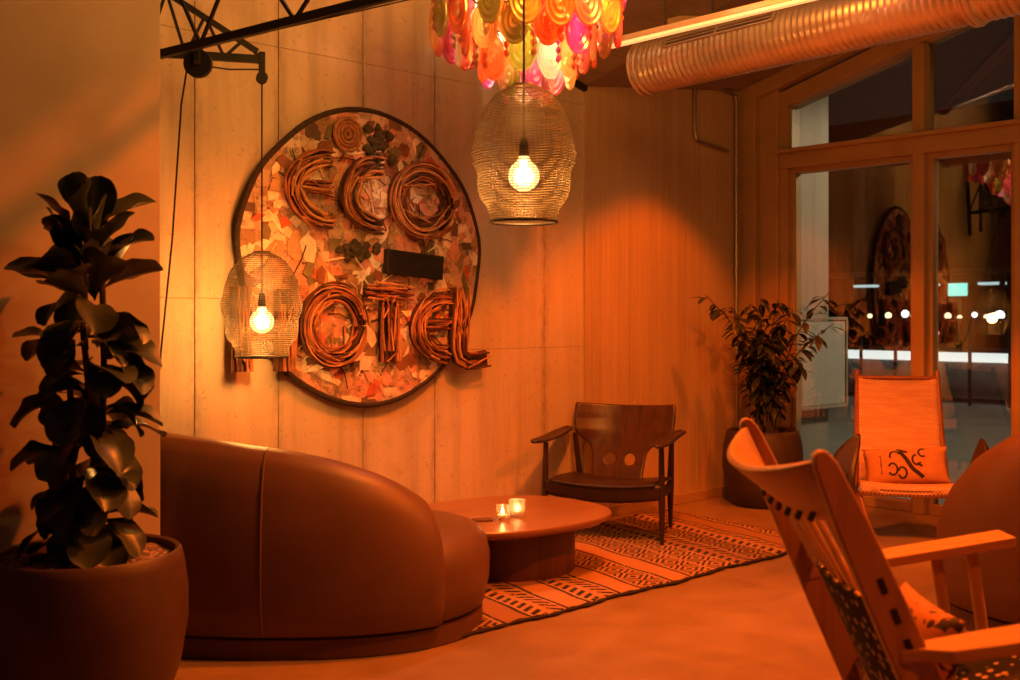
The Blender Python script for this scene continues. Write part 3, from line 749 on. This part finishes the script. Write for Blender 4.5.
# ------------------------------------------------------------------ sofa (curved tub) and its mate
def tub(name, label, cat, loc, rz, a, bb, e, ph0, ph1, hs, th0=.23, seam=None, seat_h=.43):
    o = thing(name, label, cat, loc, rz)
    def P(phi, k=0.0):
        p = Vector(sup(a, bb, e, phi)); q = Vector(sup(a, bb, e, phi+.01)); r = Vector(sup(a, bb, e, phi-.01)); t_ = (q-r).normalized(); nn = Vector((t_.y, -t_.x))
        return p - nn*k
    N = 80; lo = []; zb = .085
    prof = [(.035,0.0),(.0,.02),(-.022,.16),(-.03,.36),(-.024,.58),(-.004,.78),(.03,.92),(.065,.98),(.105,1.0),(.15,.985),(.19,.93),(.215,.80),(.225,.5),(.225,.1),(.2,0.0)]
    for i in range(N+1):
        u = i/N; phi = math.radians(lerp(ph0, ph1, u)); deg = lerp(ph0, ph1, u)
        h = interp(deg, hs[0], hs[1]); e_ = min(u, 1-u)*abs(ph1-ph0)/9.
        kf = math.sqrt(max(0.0, 1-(1-min(1,e_))**2)); kf = .05+.95*kf
        loop = []
        for k, zz in prof:
            kk = .10 + (k-.10)*kf; z = zb + (h-zb)*(zz*(.55+.45*kf) + (.0)) if zz > .1 else zb + (h-zb)*zz
            p = P(phi, kk*(th0/.23)); loop.append((p.x, p.y, z))
        lo.append(loop)
    b = B(); b.rings(lo); b.build('backrest', M['leather'], o, angle=75)
    n = 80; b = B(); lo = []
    for k, z in ((.93,.085),(.975,.11),(1.0,.20),(1.005,.30),(.985,.37),(.95,.41),(.90,seat_h-.005),(.80,seat_h),(.4,seat_h+.012),(.02,seat_h+.014)):
        lo.append([(*[q*k for q in sup(a,bb,e,2*PI*i/n)], z) for i in range(n)])
    b.rings(lo); b.build('seat', M['leather'], o, angle=75)
    b = B(); lo = []
    for k, z in ((.955,0),(.965,.005),(.965,.078),(.95,.085)): lo.append([(*[q*k for q in sup(a,bb,e,2*PI*i/n)], z) for i in range(n)])
    b.rings(lo); b.build('plinth', M['plinth'], o, angle=50)
    for sd in (seam or []):
        phi = math.radians(sd); h = interp(sd, hs[0], hs[1]); b = B()
        b.tube([(*P(phi, k*(th0/.23)-.001), zb+(h-zb)*zz) for k, zz in prof[1:10]], .0045, 6); b.build('piping', M['leather'], o)
    return o
tub('tub_sofa', 'wide curved brown leather sofa seen from behind, left of the coffee table', 'sofa', (2.66, 4.235, 0), math.radians(-43), .85, .595, 2.3,
    -36, -212, ([-212,-195,-160,-130,-105,-90,-75,-62,-53,-46,-40,-36],[.62,.80,.88,.89,.86,.825,.775,.715,.665,.62,.575,.53]), seam=[-91])
tub('tub_armchair', 'round brown leather tub armchair cropped by the right edge behind the wooden chair', 'armchair', (5.23, 1.82, 0), math.radians(-43), .66, .62, 2.0,
    168, 372, ([168,180,195,210,230,270,330,372],[.52,.64,.76,.85,.92,.94,.90,.70]), seam=[225])

# ------------------------------------------------------------------ bent plywood lounge chair with two holes
def bool_cut(o, cutters):
    for c in cutters:
        m = o.modifiers.new('cut', 'BOOLEAN'); m.object = c; m.operation = 'DIFFERENCE'; m.solver = 'EXACT'
    dg = bpy.context.evaluated_depsgraph_get(); me = bpy.data.meshes.new_from_object(o.evaluated_get(dg)); o.modifiers.clear(); o.data = me
    for c in cutters: bpy.data.objects.remove(c)
lc = thing('plywood_lounge_chair', 'dark bent plywood lounge chair with two round holes in its back', 'chair', (5.128, 4.556, .018), math.radians(-63.7))
def back_half(z): return interp(z, [.30,.40,.46,.50,.53,.56,.60,.66,.745,.76], [.165,.17,.178,.195,.235,.285,.318,.328,.328,.320])
def backp(u, v):
    z = lerp(.30, .76, v); w_ = back_half(z); x = lerp(-w_, w_, u); sh = interp(z, [.3,.48,.58], [-.03,-.03,0])
    return (x + sh, .175 + (z-.34)*.40 - .9*x*x*interp(z,[.3,.5,.6],[.15,.5,1]) + .02*math.sin((z-.3)*6), z + .016*(x/.3)**2*(1 if z > .68 else 0))
b = B(); b.grid(backp, 28, 40); bk = b.build('back_panel', M['walnut'], lc, solid=.014, angle=80)
cut = []
for x in (-.085, .042):
    cb = B(); cb.tube([(x, -.2, .425),(x, .6, .425)], .036, 24); cc = cb.build('cutter', M['walnut']); cc.parent = lc; cut.append(cc)
bpy.context.view_layer.update()
bool_cut(bk, cut)
for p in bk.data.polygons: p.use_smooth = True
# seat: shallow curved panel
def seatp(u, v):
    x = lerp(-.325,.325,u); y = lerp(-.30,.20,v); return (x, y, .335 + .02*(abs(x)/.3)**2 - .03*v - .012*math.exp(-((v)/.12)**2))
b = B(); b.grid(seatp, 24, 16); b.build('seat', M['walnutx'], lc, solid=.016, angle=80)
b = B(); b.grid(lambda u, v: (lerp(-.355,.355,u), -.285+.01*v, lerp(.335,.25,v)+(.014*(abs(lerp(-1,1,u)))**2 - .02*(1-abs(lerp(-1,1,u))**2)*(v))), 20, 4); b.build('front_rail', M['walnutx'], lc, solid=.022, angle=80)
for sx in (-1,1):
    b = B(); b.bar((sx*.35,-.27,.29),(sx*.30,.25,.27),.022,.06); b.build('side_rail', M['walnutx'], lc, bevel=.006)
    b = B(); b.tube([(sx*.36,-.27,0),(sx*.36,-.27,.25),(sx*.355,-.262,.57)], [.013,.021,.016], 10); b.build('leg', M['walnutx'], lc)
    b = B(); b.tube([(sx*.285,.30,0),(sx*.295,.255,.27),(sx*.315,.20,.585)], [.012,.022,.015], 10); b.build('leg', M['walnutx'], lc)
    # paddle arm
    def armp(u, v, sx=sx):
        y = lerp(-.44,.26,u); wd = interp(u,[0,.06,.2,.5,.8,.95,1],[.012,.034,.046,.05,.042,.03,.012]); x = sx*(.375) + lerp(-wd,wd,v) - sx*.02*math.sin(u*3)
        return (x, y, .588 + .010*max(0,u-.45)**2*8 - .006*math.sin(u*7) + .010*(2*v-1)**2)
    b = B(); b.grid(armp, 26, 6); b.build('armrest', M['walnutx'], lc, solid=.016, angle=80)

# ------------------------------------------------------------------ woven cord chair by the window
wc = thing('woven_chair', 'orange woven cord lounge chair with dark paddle arms by the window', 'chair', (6.226, 3.215, 0), math.radians(-56.9))
prof = [(-.03,.285),(-.055,.315),(-.045,.345),(0,.355),(.10,.335),(.22,.312),(.30,.312),(.335,.35),(.36,.41),(.42,.60),(.48,.80),(.525,.95)]
def wv(u, v):
    q = v*(len(prof)-1); i = min(int(q), len(prof)-2); f = q-i; y = lerp(prof[i][0],prof[i+1][0],f); z = lerp(prof[i][1],prof[i+1][1],f)
    w_ = interp(v, [0,.3,.62,1],[.265,.268,.25,.238]); x = lerp(-w_, w_, u); return (x, y + .015*(1-(2*u-1)**2)*(1 if v > .6 else 0), z - .014*(1-(2*u-1)**2)*(1 if .1 < v < .55 else 0))
b = B(); b.grid(lambda u, v: wv(u, v*.56), 20, 30); b.build('woven_seat', M['weave'], wc, solid=.022, angle=80)
b = B(); b.grid(lambda u, v: wv(u, .56+.44*v), 20, 30); b.build('woven_back', M['weave'], wc, solid=.018, angle=80)
M['chairwood'] = wood('reddish_chair_wood', '#6a3a22', '#8a5030', 2, .8, .4)
for sx in (-1,1):
    b = B(); b.tube([(sx*.272,.29,.27),(sx*.268,.345,.36),(sx*.255,.42,.6),(sx*.245,.53,.95),(sx*.243,.545,1.0)], [.018,.018,.017,.015,.013], 8); b.build('back_post', M['chairwood'], wc)
    b = B(); b.tube([(sx*.275,-.03,.275),(sx*.278,.15,.265),(sx*.272,.32,.27)], .018, 8); b.build('side_rail', M['chairwood'], wc)
    b = B(); b.tube([(sx*.275,-.005,.30),(sx*.23,-.06,.14),(sx*.18,-.09,0)], [.019,.017,.014], 8); b.build('leg', M['chairwood'], wc)
    b = B(); b.tube([(sx*.285,.27,.28),(sx*.28,.36,.13),(sx*.27,.42,0)], [.019,.017,.014], 8); b.build('leg', M['walnutx'], wc)
    b = B(); b.tube([(sx*.335,-.12,.25),(sx*.30,.05,.16),(sx*.28,.2,.262)], .014, 8); b.tube([(sx*.335,-.10,.27),(sx*.35,-.12,.42)], .014, 8); b.build('arm_support', M['walnutx'], wc)
    if sx < 0: q0, q1, wdv, wm = Vector((-.335,-.06,.22)), Vector((-.262,.08,.63)), Vector((-.85,.45,.10)).normalized(), .085
    else: q0, q1, wdv, wm = Vector((.285,-.06,.26)), Vector((.44,.10,.62)), Vector((.45,-.85,.1)).normalized(), .085
    def pad(u, v):
        c = q0.lerp(q1, u); wd = wm*interp(u,[0,.06,.2,.45,.7,.88,1],[.25,.55,.85,1.0,.85,.5,.08])
        return tuple(c + wdv*(wd*(v*2-.9)) + Vector((-.06 if sx < 0 else .03,-.03,0))*math.sin(PI*u))
    b = B(); b.grid(pad, 20, 6); b.build('armrest', M['walnutx'], wc, solid=.022, angle=80)
b = B(); b.tube([(-.245,.53,.955),(.245,.53,.955)], .013, 8); b.tube([(-.27,.33,.30),(.27,.33,.30)], .013, 8); b.build('crossbar', M['chairwood'], wc)

def cushion(name, label, mats, w, h, th, motif=True):
    def f(u, v, s):
        x = (u-.5)*2; y = (v-.5)*2; k = max(0,(1-abs(x)**3.2))*max(0,(1-abs(y)**3.2))
        pin = 1 - .06*(abs(x)*abs(y))**0 * (1-abs(x*y)) * .9
        return (x*w/2*(1-.05*(1-y*y)*abs(x)), s*th/2*k**.55, y*h/2*(1-.06*(1-x*x)*abs(y)))
    b = B(); b.grid(lambda u, v: f(u,v,-1), 26, 20); b.grid(lambda u, v: f(u,v,1), 26, 20)
    o = b.build(name, mats, smooth=True, weld=True, angle=80)
    return o, f
M['cushion2'] = M['cushplain']
cu, cf = cushion('patterned_cushion', '', [M['cushplain']], .50, .235, .12)
ax = Matrix.Rotation(math.radians(-56.9),4,'Z')
cu.matrix_world = Matrix.Translation(Vector((6.226,3.215,0))) @ ax @ Matrix.Translation((.02,.215,.43)) @ Matrix.Rotation(math.radians(-24),4,'X') @ Matrix.Rotation(math.radians(-4),4,'Y')
tag(cu, 'orange cushion with black printed motif lying on the woven chair', 'cushion')
def on_cush(name, polys, m, lift=.002):
    b = B()
    for path, w_ in polys:
        for i in range(len(path)-1):
            (u0,v0),(u1,v1) = path[i], path[i+1]
            n_ = 4
            for k in range(n_):
                q0, q1 = k/n_, (k+1)/n_
                a0 = (lerp(u0,u1,q0), lerp(v0,v1,q0)); a1 = (lerp(u0,u1,q1), lerp(v0,v1,q1)); d = Vector((a1[0]-a0[0], (a1[1]-a0[1])*.5)).normalized(); nn = (-d.y*w_, d.x*w_*2)
                P4 = [(a0[0]+nn[0],a0[1]+nn[1]),(a0[0]-nn[0],a0[1]-nn[1]),(a1[0]-nn[0],a1[1]-nn[1]),(a1[0]+nn[0],a1[1]+nn[1])]
                vs = []
                for u,v in P4:
                    p = cf(min(.985,max(.015,u)),min(.985,max(.015,v)),-1); vs.append((p[0],p[1]-lift,p[2]))
                b.add(vs, [(0,1,2,3)])
    return b.build(name, m, cu, smooth=False)
on_cush('woven_band', [([(.11,.03),(.11,.97)], .09)], M['cushband'])
def arcp(cx,cy,rx,ry,a0,a1,n=10): return [(cx+rx*math.cos(math.radians(a0+(a1-a0)*i/n)), cy+ry*math.sin(math.radians(a0+(a1-a0)*i/n))) for i in range(n+1)]
on_cush('printed_motif', [(arcp(.33,.36,.055,.16,150,-150),.012),(arcp(.44,.26,.05,.15,160,-160),.012),(arcp(.37,.72,.06,.14,200,20),.011),([(.43,.86),(.50,.62),(.56,.36),(.68,.12)],.024),
    ([(.40,.93),(.52,.82)],.016),(arcp(.62,.60,.05,.14,90,330),.012),(arcp(.70,.80,.05,.12,60,300),.012),([(.62,.50),(.68,.42)],.014)], M['cushblack'], .003)

# ------------------------------------------------------------------ foreground wooden chair (seen from behind)
fc = thing('oak_lounge_chair', 'high-backed light wooden armchair with curved headrest, cropped in the right foreground', 'chair', (2.476,1.457,0), math.radians(-43))
rec = .44
def sx_(z): return -rec*(z-.633) + .022
HW = .375
nb = Vector((-math.cos(math.radians(19.3)), 0, -math.sin(math.radians(19.3))))     # rearward normal of the back
for sy in (-1,1):
    b = B(); lo = []
    zs = [.12,.3,.5,.7,.9,.98,1.03,1.055,1.062]; wd = [.042,.042,.041,.039,.034,.028,.024,.016,.005]
    for z, w_ in zip(zs, wd):
        x = sx_(z)+.012; lo.append([(x-w_,sy*HW-.017,z-w_*.33),(x+w_,sy*HW-.017,z+w_*.33),(x+w_,sy*HW+.017,z+w_*.33),(x-w_,sy*HW+.017,z-w_*.33)])
    b.rings(lo); st_ = b.build('stile', M['oakz'], fc, bevel=.006, angle=35)
    for z in (.645,.71,.775):
        b = B(); b.box((sx_(z)+.018, sy*(HW+.0175*1), z), (.014,.004,.034), Matrix.Rotation(math.radians(-21),3,'Y')); b.build('tenon_slot', M['darkcloth'], st_, smooth=False)
def head(u, v):
    a = 2*u-1; z = 1.04 - .125*v - .03*(1-a*a)*(.6+.4*v); y = a*(HW-.012); bul = (.112 - .085*v)*(1-abs(a)**2.4)
    base = Vector((sx_(z)+.0, y, z)); return tuple(base + nb*(bul) )
b = B(); b.grid(head, 40, 10); b.build('headrest', M['oak'], fc, solid=.020, bevel=.004, angle=70)
# straps from headrest to textile
for k in range(7):
    a = -.72 + 1.44*k/6
    p0 = Vector(head((a+1)/2, .93)) + nb*-.012; p1_ = Vector((sx_(.69), a*.29-.03, .69)) + nb*-.004
    b = B(); b.bar(p0, p1_, .030, .012, up=nb); b.build('strap', M['strap'], fc, bevel=.003)
for k in range(7):
    a = -.72 + 1.44*k/6; p0 = Vector(head((a+1)/2, .86)) + nb*.0115
    b = B(); b.box(p0, (.006,.030,.040), Matrix.Rotation(math.radians(22),3,'Y')); b.build('strap_slot', M['darkcloth'], fc, smooth=False)
def tex(u, v):
    z = lerp(.715,.30,v); y = lerp(-.32,lerp(.22,.17,v),u); p = Vector((sx_(z), y, z)) + nb*(-.012+.03*math.sin(PI*u)*(1-.3*v)); return tuple(p)
b = B(); b.grid(tex, 20, 30); b.build('woven_back_cloth', M['dots'], fc, solid=.014, angle=80)
# fringe of the cloth
b = B(); rf = random.Random(4)
for k in range(44):
    u = rf.random(); p = Vector(tex(u, 1.0)); b.tube([p, p+Vector((rf.uniform(-.02,.02),rf.uniform(-.02,.02),-.04)), p+Vector((rf.uniform(-.04,.04),rf.uniform(-.03,.03),-.09))], [.004,.003,.001], 4)
b.build('fringe', M['darkcloth'], fc)
for z in (.70,.36): 
    b = B(); b.box((sx_(z)+.03,0,z), (.03,2*HW,.05), Matrix.Rotation(math.radians(-19),3,'Y')); b.build('back_rail', M['oak'], fc, bevel=.004)
for sy in (-1,1):
    pts = []
    b = B()
    lo = []
    for x, wi, yo in ((.015,.022,.0),(.06,.028,.005),(.11,.050,.022),(.20,.056,.025),(.60,.056,.025)):
        z = .62+.165*x; yc = sy*(HW-.0+yo); lo.append([(x,yc-wi,z-.014),(x,yc+wi,z-.014),(x,yc+wi,z+.014),(x,yc-wi,z+.014)])
    b.rings(lo); b.build('armrest', M['oak'], fc, bevel=.004, angle=30)
    for x in (.40,.50):
        b = B(); b.tube([(x,sy*(HW+.03),.60+.175*x-.01),(x+.04,sy*(HW+.02),.36)], .017, 10); b.build('arm_post', M['oakz'], fc)
    b = B(); b.bar((-.22,sy*(HW-.045),.022),(.66,sy*(HW-.045),.40),.034,.075); b.build('seat_rail', M['oak'], fc, bevel=.005)
    b = B(); b.bar((.54,sy*(HW-.0),.43),(.62,sy*(HW-.0),.0),.036,.06,up=(0,1,0)); b.build('leg', M['oakz'], fc, bevel=.005)
b = B(); b.grid(lambda u, v: (lerp(.03,.64,u), lerp(-.33,.33,v), .245+lerp(0,.195,u)-.02*math.sin(PI*v)), 14, 14); b.build('seat', M['dots'], fc, solid=.02, angle=80)
cu2, cf2 = cushion('seat_cushion', '', [M['cushprint']], .40, .34, .13)
axf = Matrix.Translation(Vector((2.476,1.457,0))) @ Matrix.Rotation(math.radians(-43),4,'Z')
cu2.matrix_world = axf @ Matrix.Translation((.20,.06,.47)) @ Matrix.Rotation(math.radians(90),4,'Z') @ Matrix.Rotation(math.radians(20),4,'X')
tag(cu2, 'dark patterned cushion on the seat of the light wooden armchair', 'cushion')

# ------------------------------------------------------------------ plants
def leaf(b, base, d, up, L, Wd, droop=.3, fold=.25, ob=.6, nl=12, curl=0):
    d = Vector(d).normalized(); up = Vector(up); side = d.cross(up).normalized(); up = side.cross(d).normalized()
    vs = []; fs = []; p = Vector(base); dirv = d.copy()
    for i in range(nl+1):
        t_ = i/nl
        if ob > .5: w_ = Wd*(math.sin(.5*PI*t_/.62)**1.25 if t_ < .62 else math.sqrt(max(0.0, 1-((t_-.62)/.385)**2)))
        else: w_ = Wd*math.sin(PI*t_)**.8
        w_ = max(w_, .002)
        rip = .10*w_*math.sin(t_*13 + L*50)
        c = p; u2 = side.cross(dirv).normalized()
        vs += [c - side*w_ + u2*(fold*w_+rip), c - side*w_*.5 + u2*fold*w_*.35, c, c + side*w_*.5 + u2*fold*w_*.35, c + side*w_ + u2*(fold*w_-rip)]
        dirv = (dirv + Vector((0,0,-1))*droop/nl*1.6).normalized(); p = p + dirv*(L/nl)
    for i in range(nl):
        for j in range(4): fs.append((i*5+j, i*5+j+1, (i+1)*5+j+1, (i+1)*5+j))
    b.add(vs, fs)
def pot(o, prof, m, soil_r, soil_z, ms_):
    b = B(); b.lathe(prof, 56); b.build('pot', m, o, angle=50)
    b = B(); n = 40
    b.grid(lambda u, v: (max(.001,v)*soil_r*math.cos(2*PI*u), max(.001,v)*soil_r*math.sin(2*PI*u), soil_z + .012*math.sin(u*39)*v + .03*(1-v)), n, 8, cu=True); b.build('soil', ms_, o)
fp = thing('potted_fig', 'tall dark fiddle-leaf fig in a big round clay pot at left', 'plant', (1.51,3.71,0))
pot(fp, [(.001,0),(.225,0),(.245,.015),(.30,.16),(.326,.32),(.326,.42),(.312,.52),(.304,.555),(.296,.562),(.284,.556),(.284,.52),(.29,.45),(.001,.45)], M['potd'], .288, .525, M['pebble'])
st = B(); rp_ = random.Random(8)
stems = [[(0,0,.5),(.02,.0,.9),(-.01,.02,1.3),(.0,.0,1.72)], [(.05,.03,.5),(.06,.03,.8),(.07,.04,1.2),(.06,.03,1.5)], [(-.04,-.03,.5),(-.06,-.02,.8),(-.07,-.02,1.15)]]
for q in stems: st.tube(q, [.011]*len(q), 7)
st.build('stem', M['stem'], fp)
lb = B(); n = 118
for k in range(n):
    f_ = k/(n-1); z = lerp(.60,1.66,f_); a = k*2.39996 + rp_.uniform(-.3,.3)
    el = lerp(.0, 1.0, f_**2.2) + rp_.uniform(-.45,.6); z += rp_.uniform(-.04,.04)
    L = .195*rp_.uniform(.82,1.2) 
    d = (math.cos(a)*math.cos(el), math.sin(a)*math.cos(el), math.sin(el))
    r0 = .03
    if 3.70 + r0*math.sin(a) + d[1]*L > 4.03: d = (d[0], d[1]*.3, d[2])
    leaf(lb, (r0*math.cos(a)+(.02 if k%3 else -.03), r0*math.sin(a), z), d, (rp_.uniform(-.5,.5), rp_.uniform(-.5,.5), 1), L, L*.31, rp_.uniform(.3,1.7) if f_ < .75 else rp_.uniform(.0,.5), rp_.uniform(.15,.6))
lb.build('foliage', M['leafd'], fp, angle=80)

bp = thing('potted_bamboo', 'bushy fine-leaved plant in a dark round pot in the window corner', 'plant', (6.745,4.575,0))
pot(bp, [(.001,0),(.19,0),(.215,.015),(.262,.14),(.285,.28),(.28,.42),(.262,.50),(.25,.535),(.24,.54),(.228,.53),(.232,.48),(.001,.44)], M['potb'], .23, .47, M['pebble'])
st = B(); lb = B(); rp_ = random.Random(13)
for k in range(17):
    a = rp_.random()*2*PI; sp = rp_.uniform(.03,.30)*(.8 if math.sin(a) > 0 or math.cos(a) > .6 else 1.0); hh = rp_.uniform(.95,1.5)
    if k == 0: a, sp, hh = math.radians(163), .50, 1.50      # long shoots leaning out
    if k == 3: a, sp, hh = math.radians(190), .46, 1.36
    if k == 4: a, sp, hh = math.radians(215), .42, 1.20
    if k == 1: a, sp, hh = math.radians(-62), .46, 1.52
    if k == 2: a, sp, hh = math.radians(-70), .50, 1.30
    p0 = Vector((.09*rp_.uniform(-1,1), .09*rp_.uniform(-1,1), .45)); p3 = Vector((sp*math.cos(a), sp*math.sin(a), hh))
    pts = [p0.lerp(p3, q) + Vector((0,0,.10*math.sin(PI*q))) - Vector((math.cos(a),math.sin(a),0))*.10*sp*math.sin(PI*q)*2 for q in [i/7 for i in range(8)]]
    st.tube(pts, [.007-.0006*i for i in range(8)], 5)
    for j in range(38):
        q = rp_.uniform(.25,1.0); i = min(6,int(q*7)); p = pts[i].lerp(pts[i+1], q*7-i); aa = rp_.random()*2*PI; el = rp_.uniform(-.5,.5)
        d = Vector((math.cos(aa)*math.cos(el), math.sin(aa)*math.cos(el), math.sin(el)))
        L = rp_.uniform(.09,.16)
        e_ = p + d*L
        if bp.location.y + e_.y > W-.02 or bp.location.x+e_.x > S-.13: continue
        leaf(lb, p, d, (0,0,1), L, L*.17, rp_.uniform(.2,.9), .15, .3, 6)
st.build('stem', M['stem'], bp); lb.build('foliage', M['leafb'], bp, angle=80)

# ------------------------------------------------------------------ lights
def light(name, typ, loc, e, col, **kw):
    d = bpy.data.lights.new(name, typ); d.energy = e; d.color = col
    for k, v in kw.items(): setattr(d, k, v)
    o = bpy.data.objects.new(name, d); o.location = loc; COL.objects.link(o); return o
def aim(o, tgt): o.rotation_euler = (Vector(tgt)-o.location).to_track_quat('-Z','Y').to_euler()
AMB = (1,.40,.085); RED = (1,.125,.004)
light('pendant_or_fill_glow', 'POINT', (PA[0],PA[1],PA[2]+.17), 24, AMB, shadow_soft_size=.05)
light('pendant_or_fill_glow', 'POINT', (PB[0],PB[1],PB[2]+.17), 38, AMB, shadow_soft_size=.05)
light('pendant_or_fill_glow', 'POINT', (5.2, .6, 2.1), 45, AMB, shadow_soft_size=.05)  # fill added to brighten the window frames; no pendant hangs here
light('chandelier_glow', 'POINT', (CX,CY,2.40+.5), 75, (1,.68,.42), shadow_soft_size=.08)
light('candle_glow', 'POINT', (3.80,4.13,.42), .5, AMB, shadow_soft_size=.02)
def down(x, y, z, half, e, blend=.3, tgt=None):
    o = light('downlight_or_fill', 'SPOT', (x,y,z), e, RED, spot_size=2*math.radians(half), spot_blend=blend, shadow_soft_size=.05)
    aim(o, tgt or (x,y+.001,0))
down(5.95, 4.12, 3.10, 46, 165, .35)
down(3.7, 2.7, 3.4, 67, 470, .35)
down(1.9, -.3, 3.2, 48, 120)  # fill added to brighten the rear side of the oak chair
down(4.5, .9, 3.3, 62, 520)
o = light('upper_wash', 'AREA', (3.1, 2.6, 3.4), 50, (1,.37,.06), size=1.0); aim(o, (3.3, 5.0, 2.6))  # amber fill added for the upper back wall, no fixture behind it
o = light('street_light', 'SPOT', (10.4, 2.6, 4.0), 560, (1,.74,.46), shadow_soft_size=.2, spot_size=math.radians(42), spot_blend=.4); aim(o, (7.75, 4.75, 1.6))
o = light('street_light', 'SPOT', (10.5, 6, 6), 650, (1,.76,.5), shadow_soft_size=.3, spot_size=math.radians(110), spot_blend=.4); aim(o, (11.5, 6, 0))
w = bpy.data.worlds.new('night'); sc.world = w; w.use_nodes = True
w.node_tree.nodes['Background'].inputs[0].default_value = (.62,.52,.42,1); w.node_tree.nodes['Background'].inputs[1].default_value = .016

# ------------------------------------------------------------------ camera
cd = bpy.data.cameras.new('camera'); cam = bpy.data.objects.new('camera', cd); COL.objects.link(cam)
cam.location = (0,0,1.35); cam.rotation_euler = (PI/2, 0, math.radians(-43)); cd.sensor_width = 36; cd.lens = 1107/1020*36; cd.shift_y = -23.5/1020
cd.dof.use_dof = True; cd.dof.focus_distance = 6.0; cd.dof.aperture_fstop = 3.2; cd.clip_start = .05
sc.camera = cam
sc.view_settings.view_transform = 'Standard'; sc.view_settings.look = 'None'; sc.view_settings.gamma = 1; sc.view_settings.use_curve_mapping = False
sc.view_settings.exposure = .22
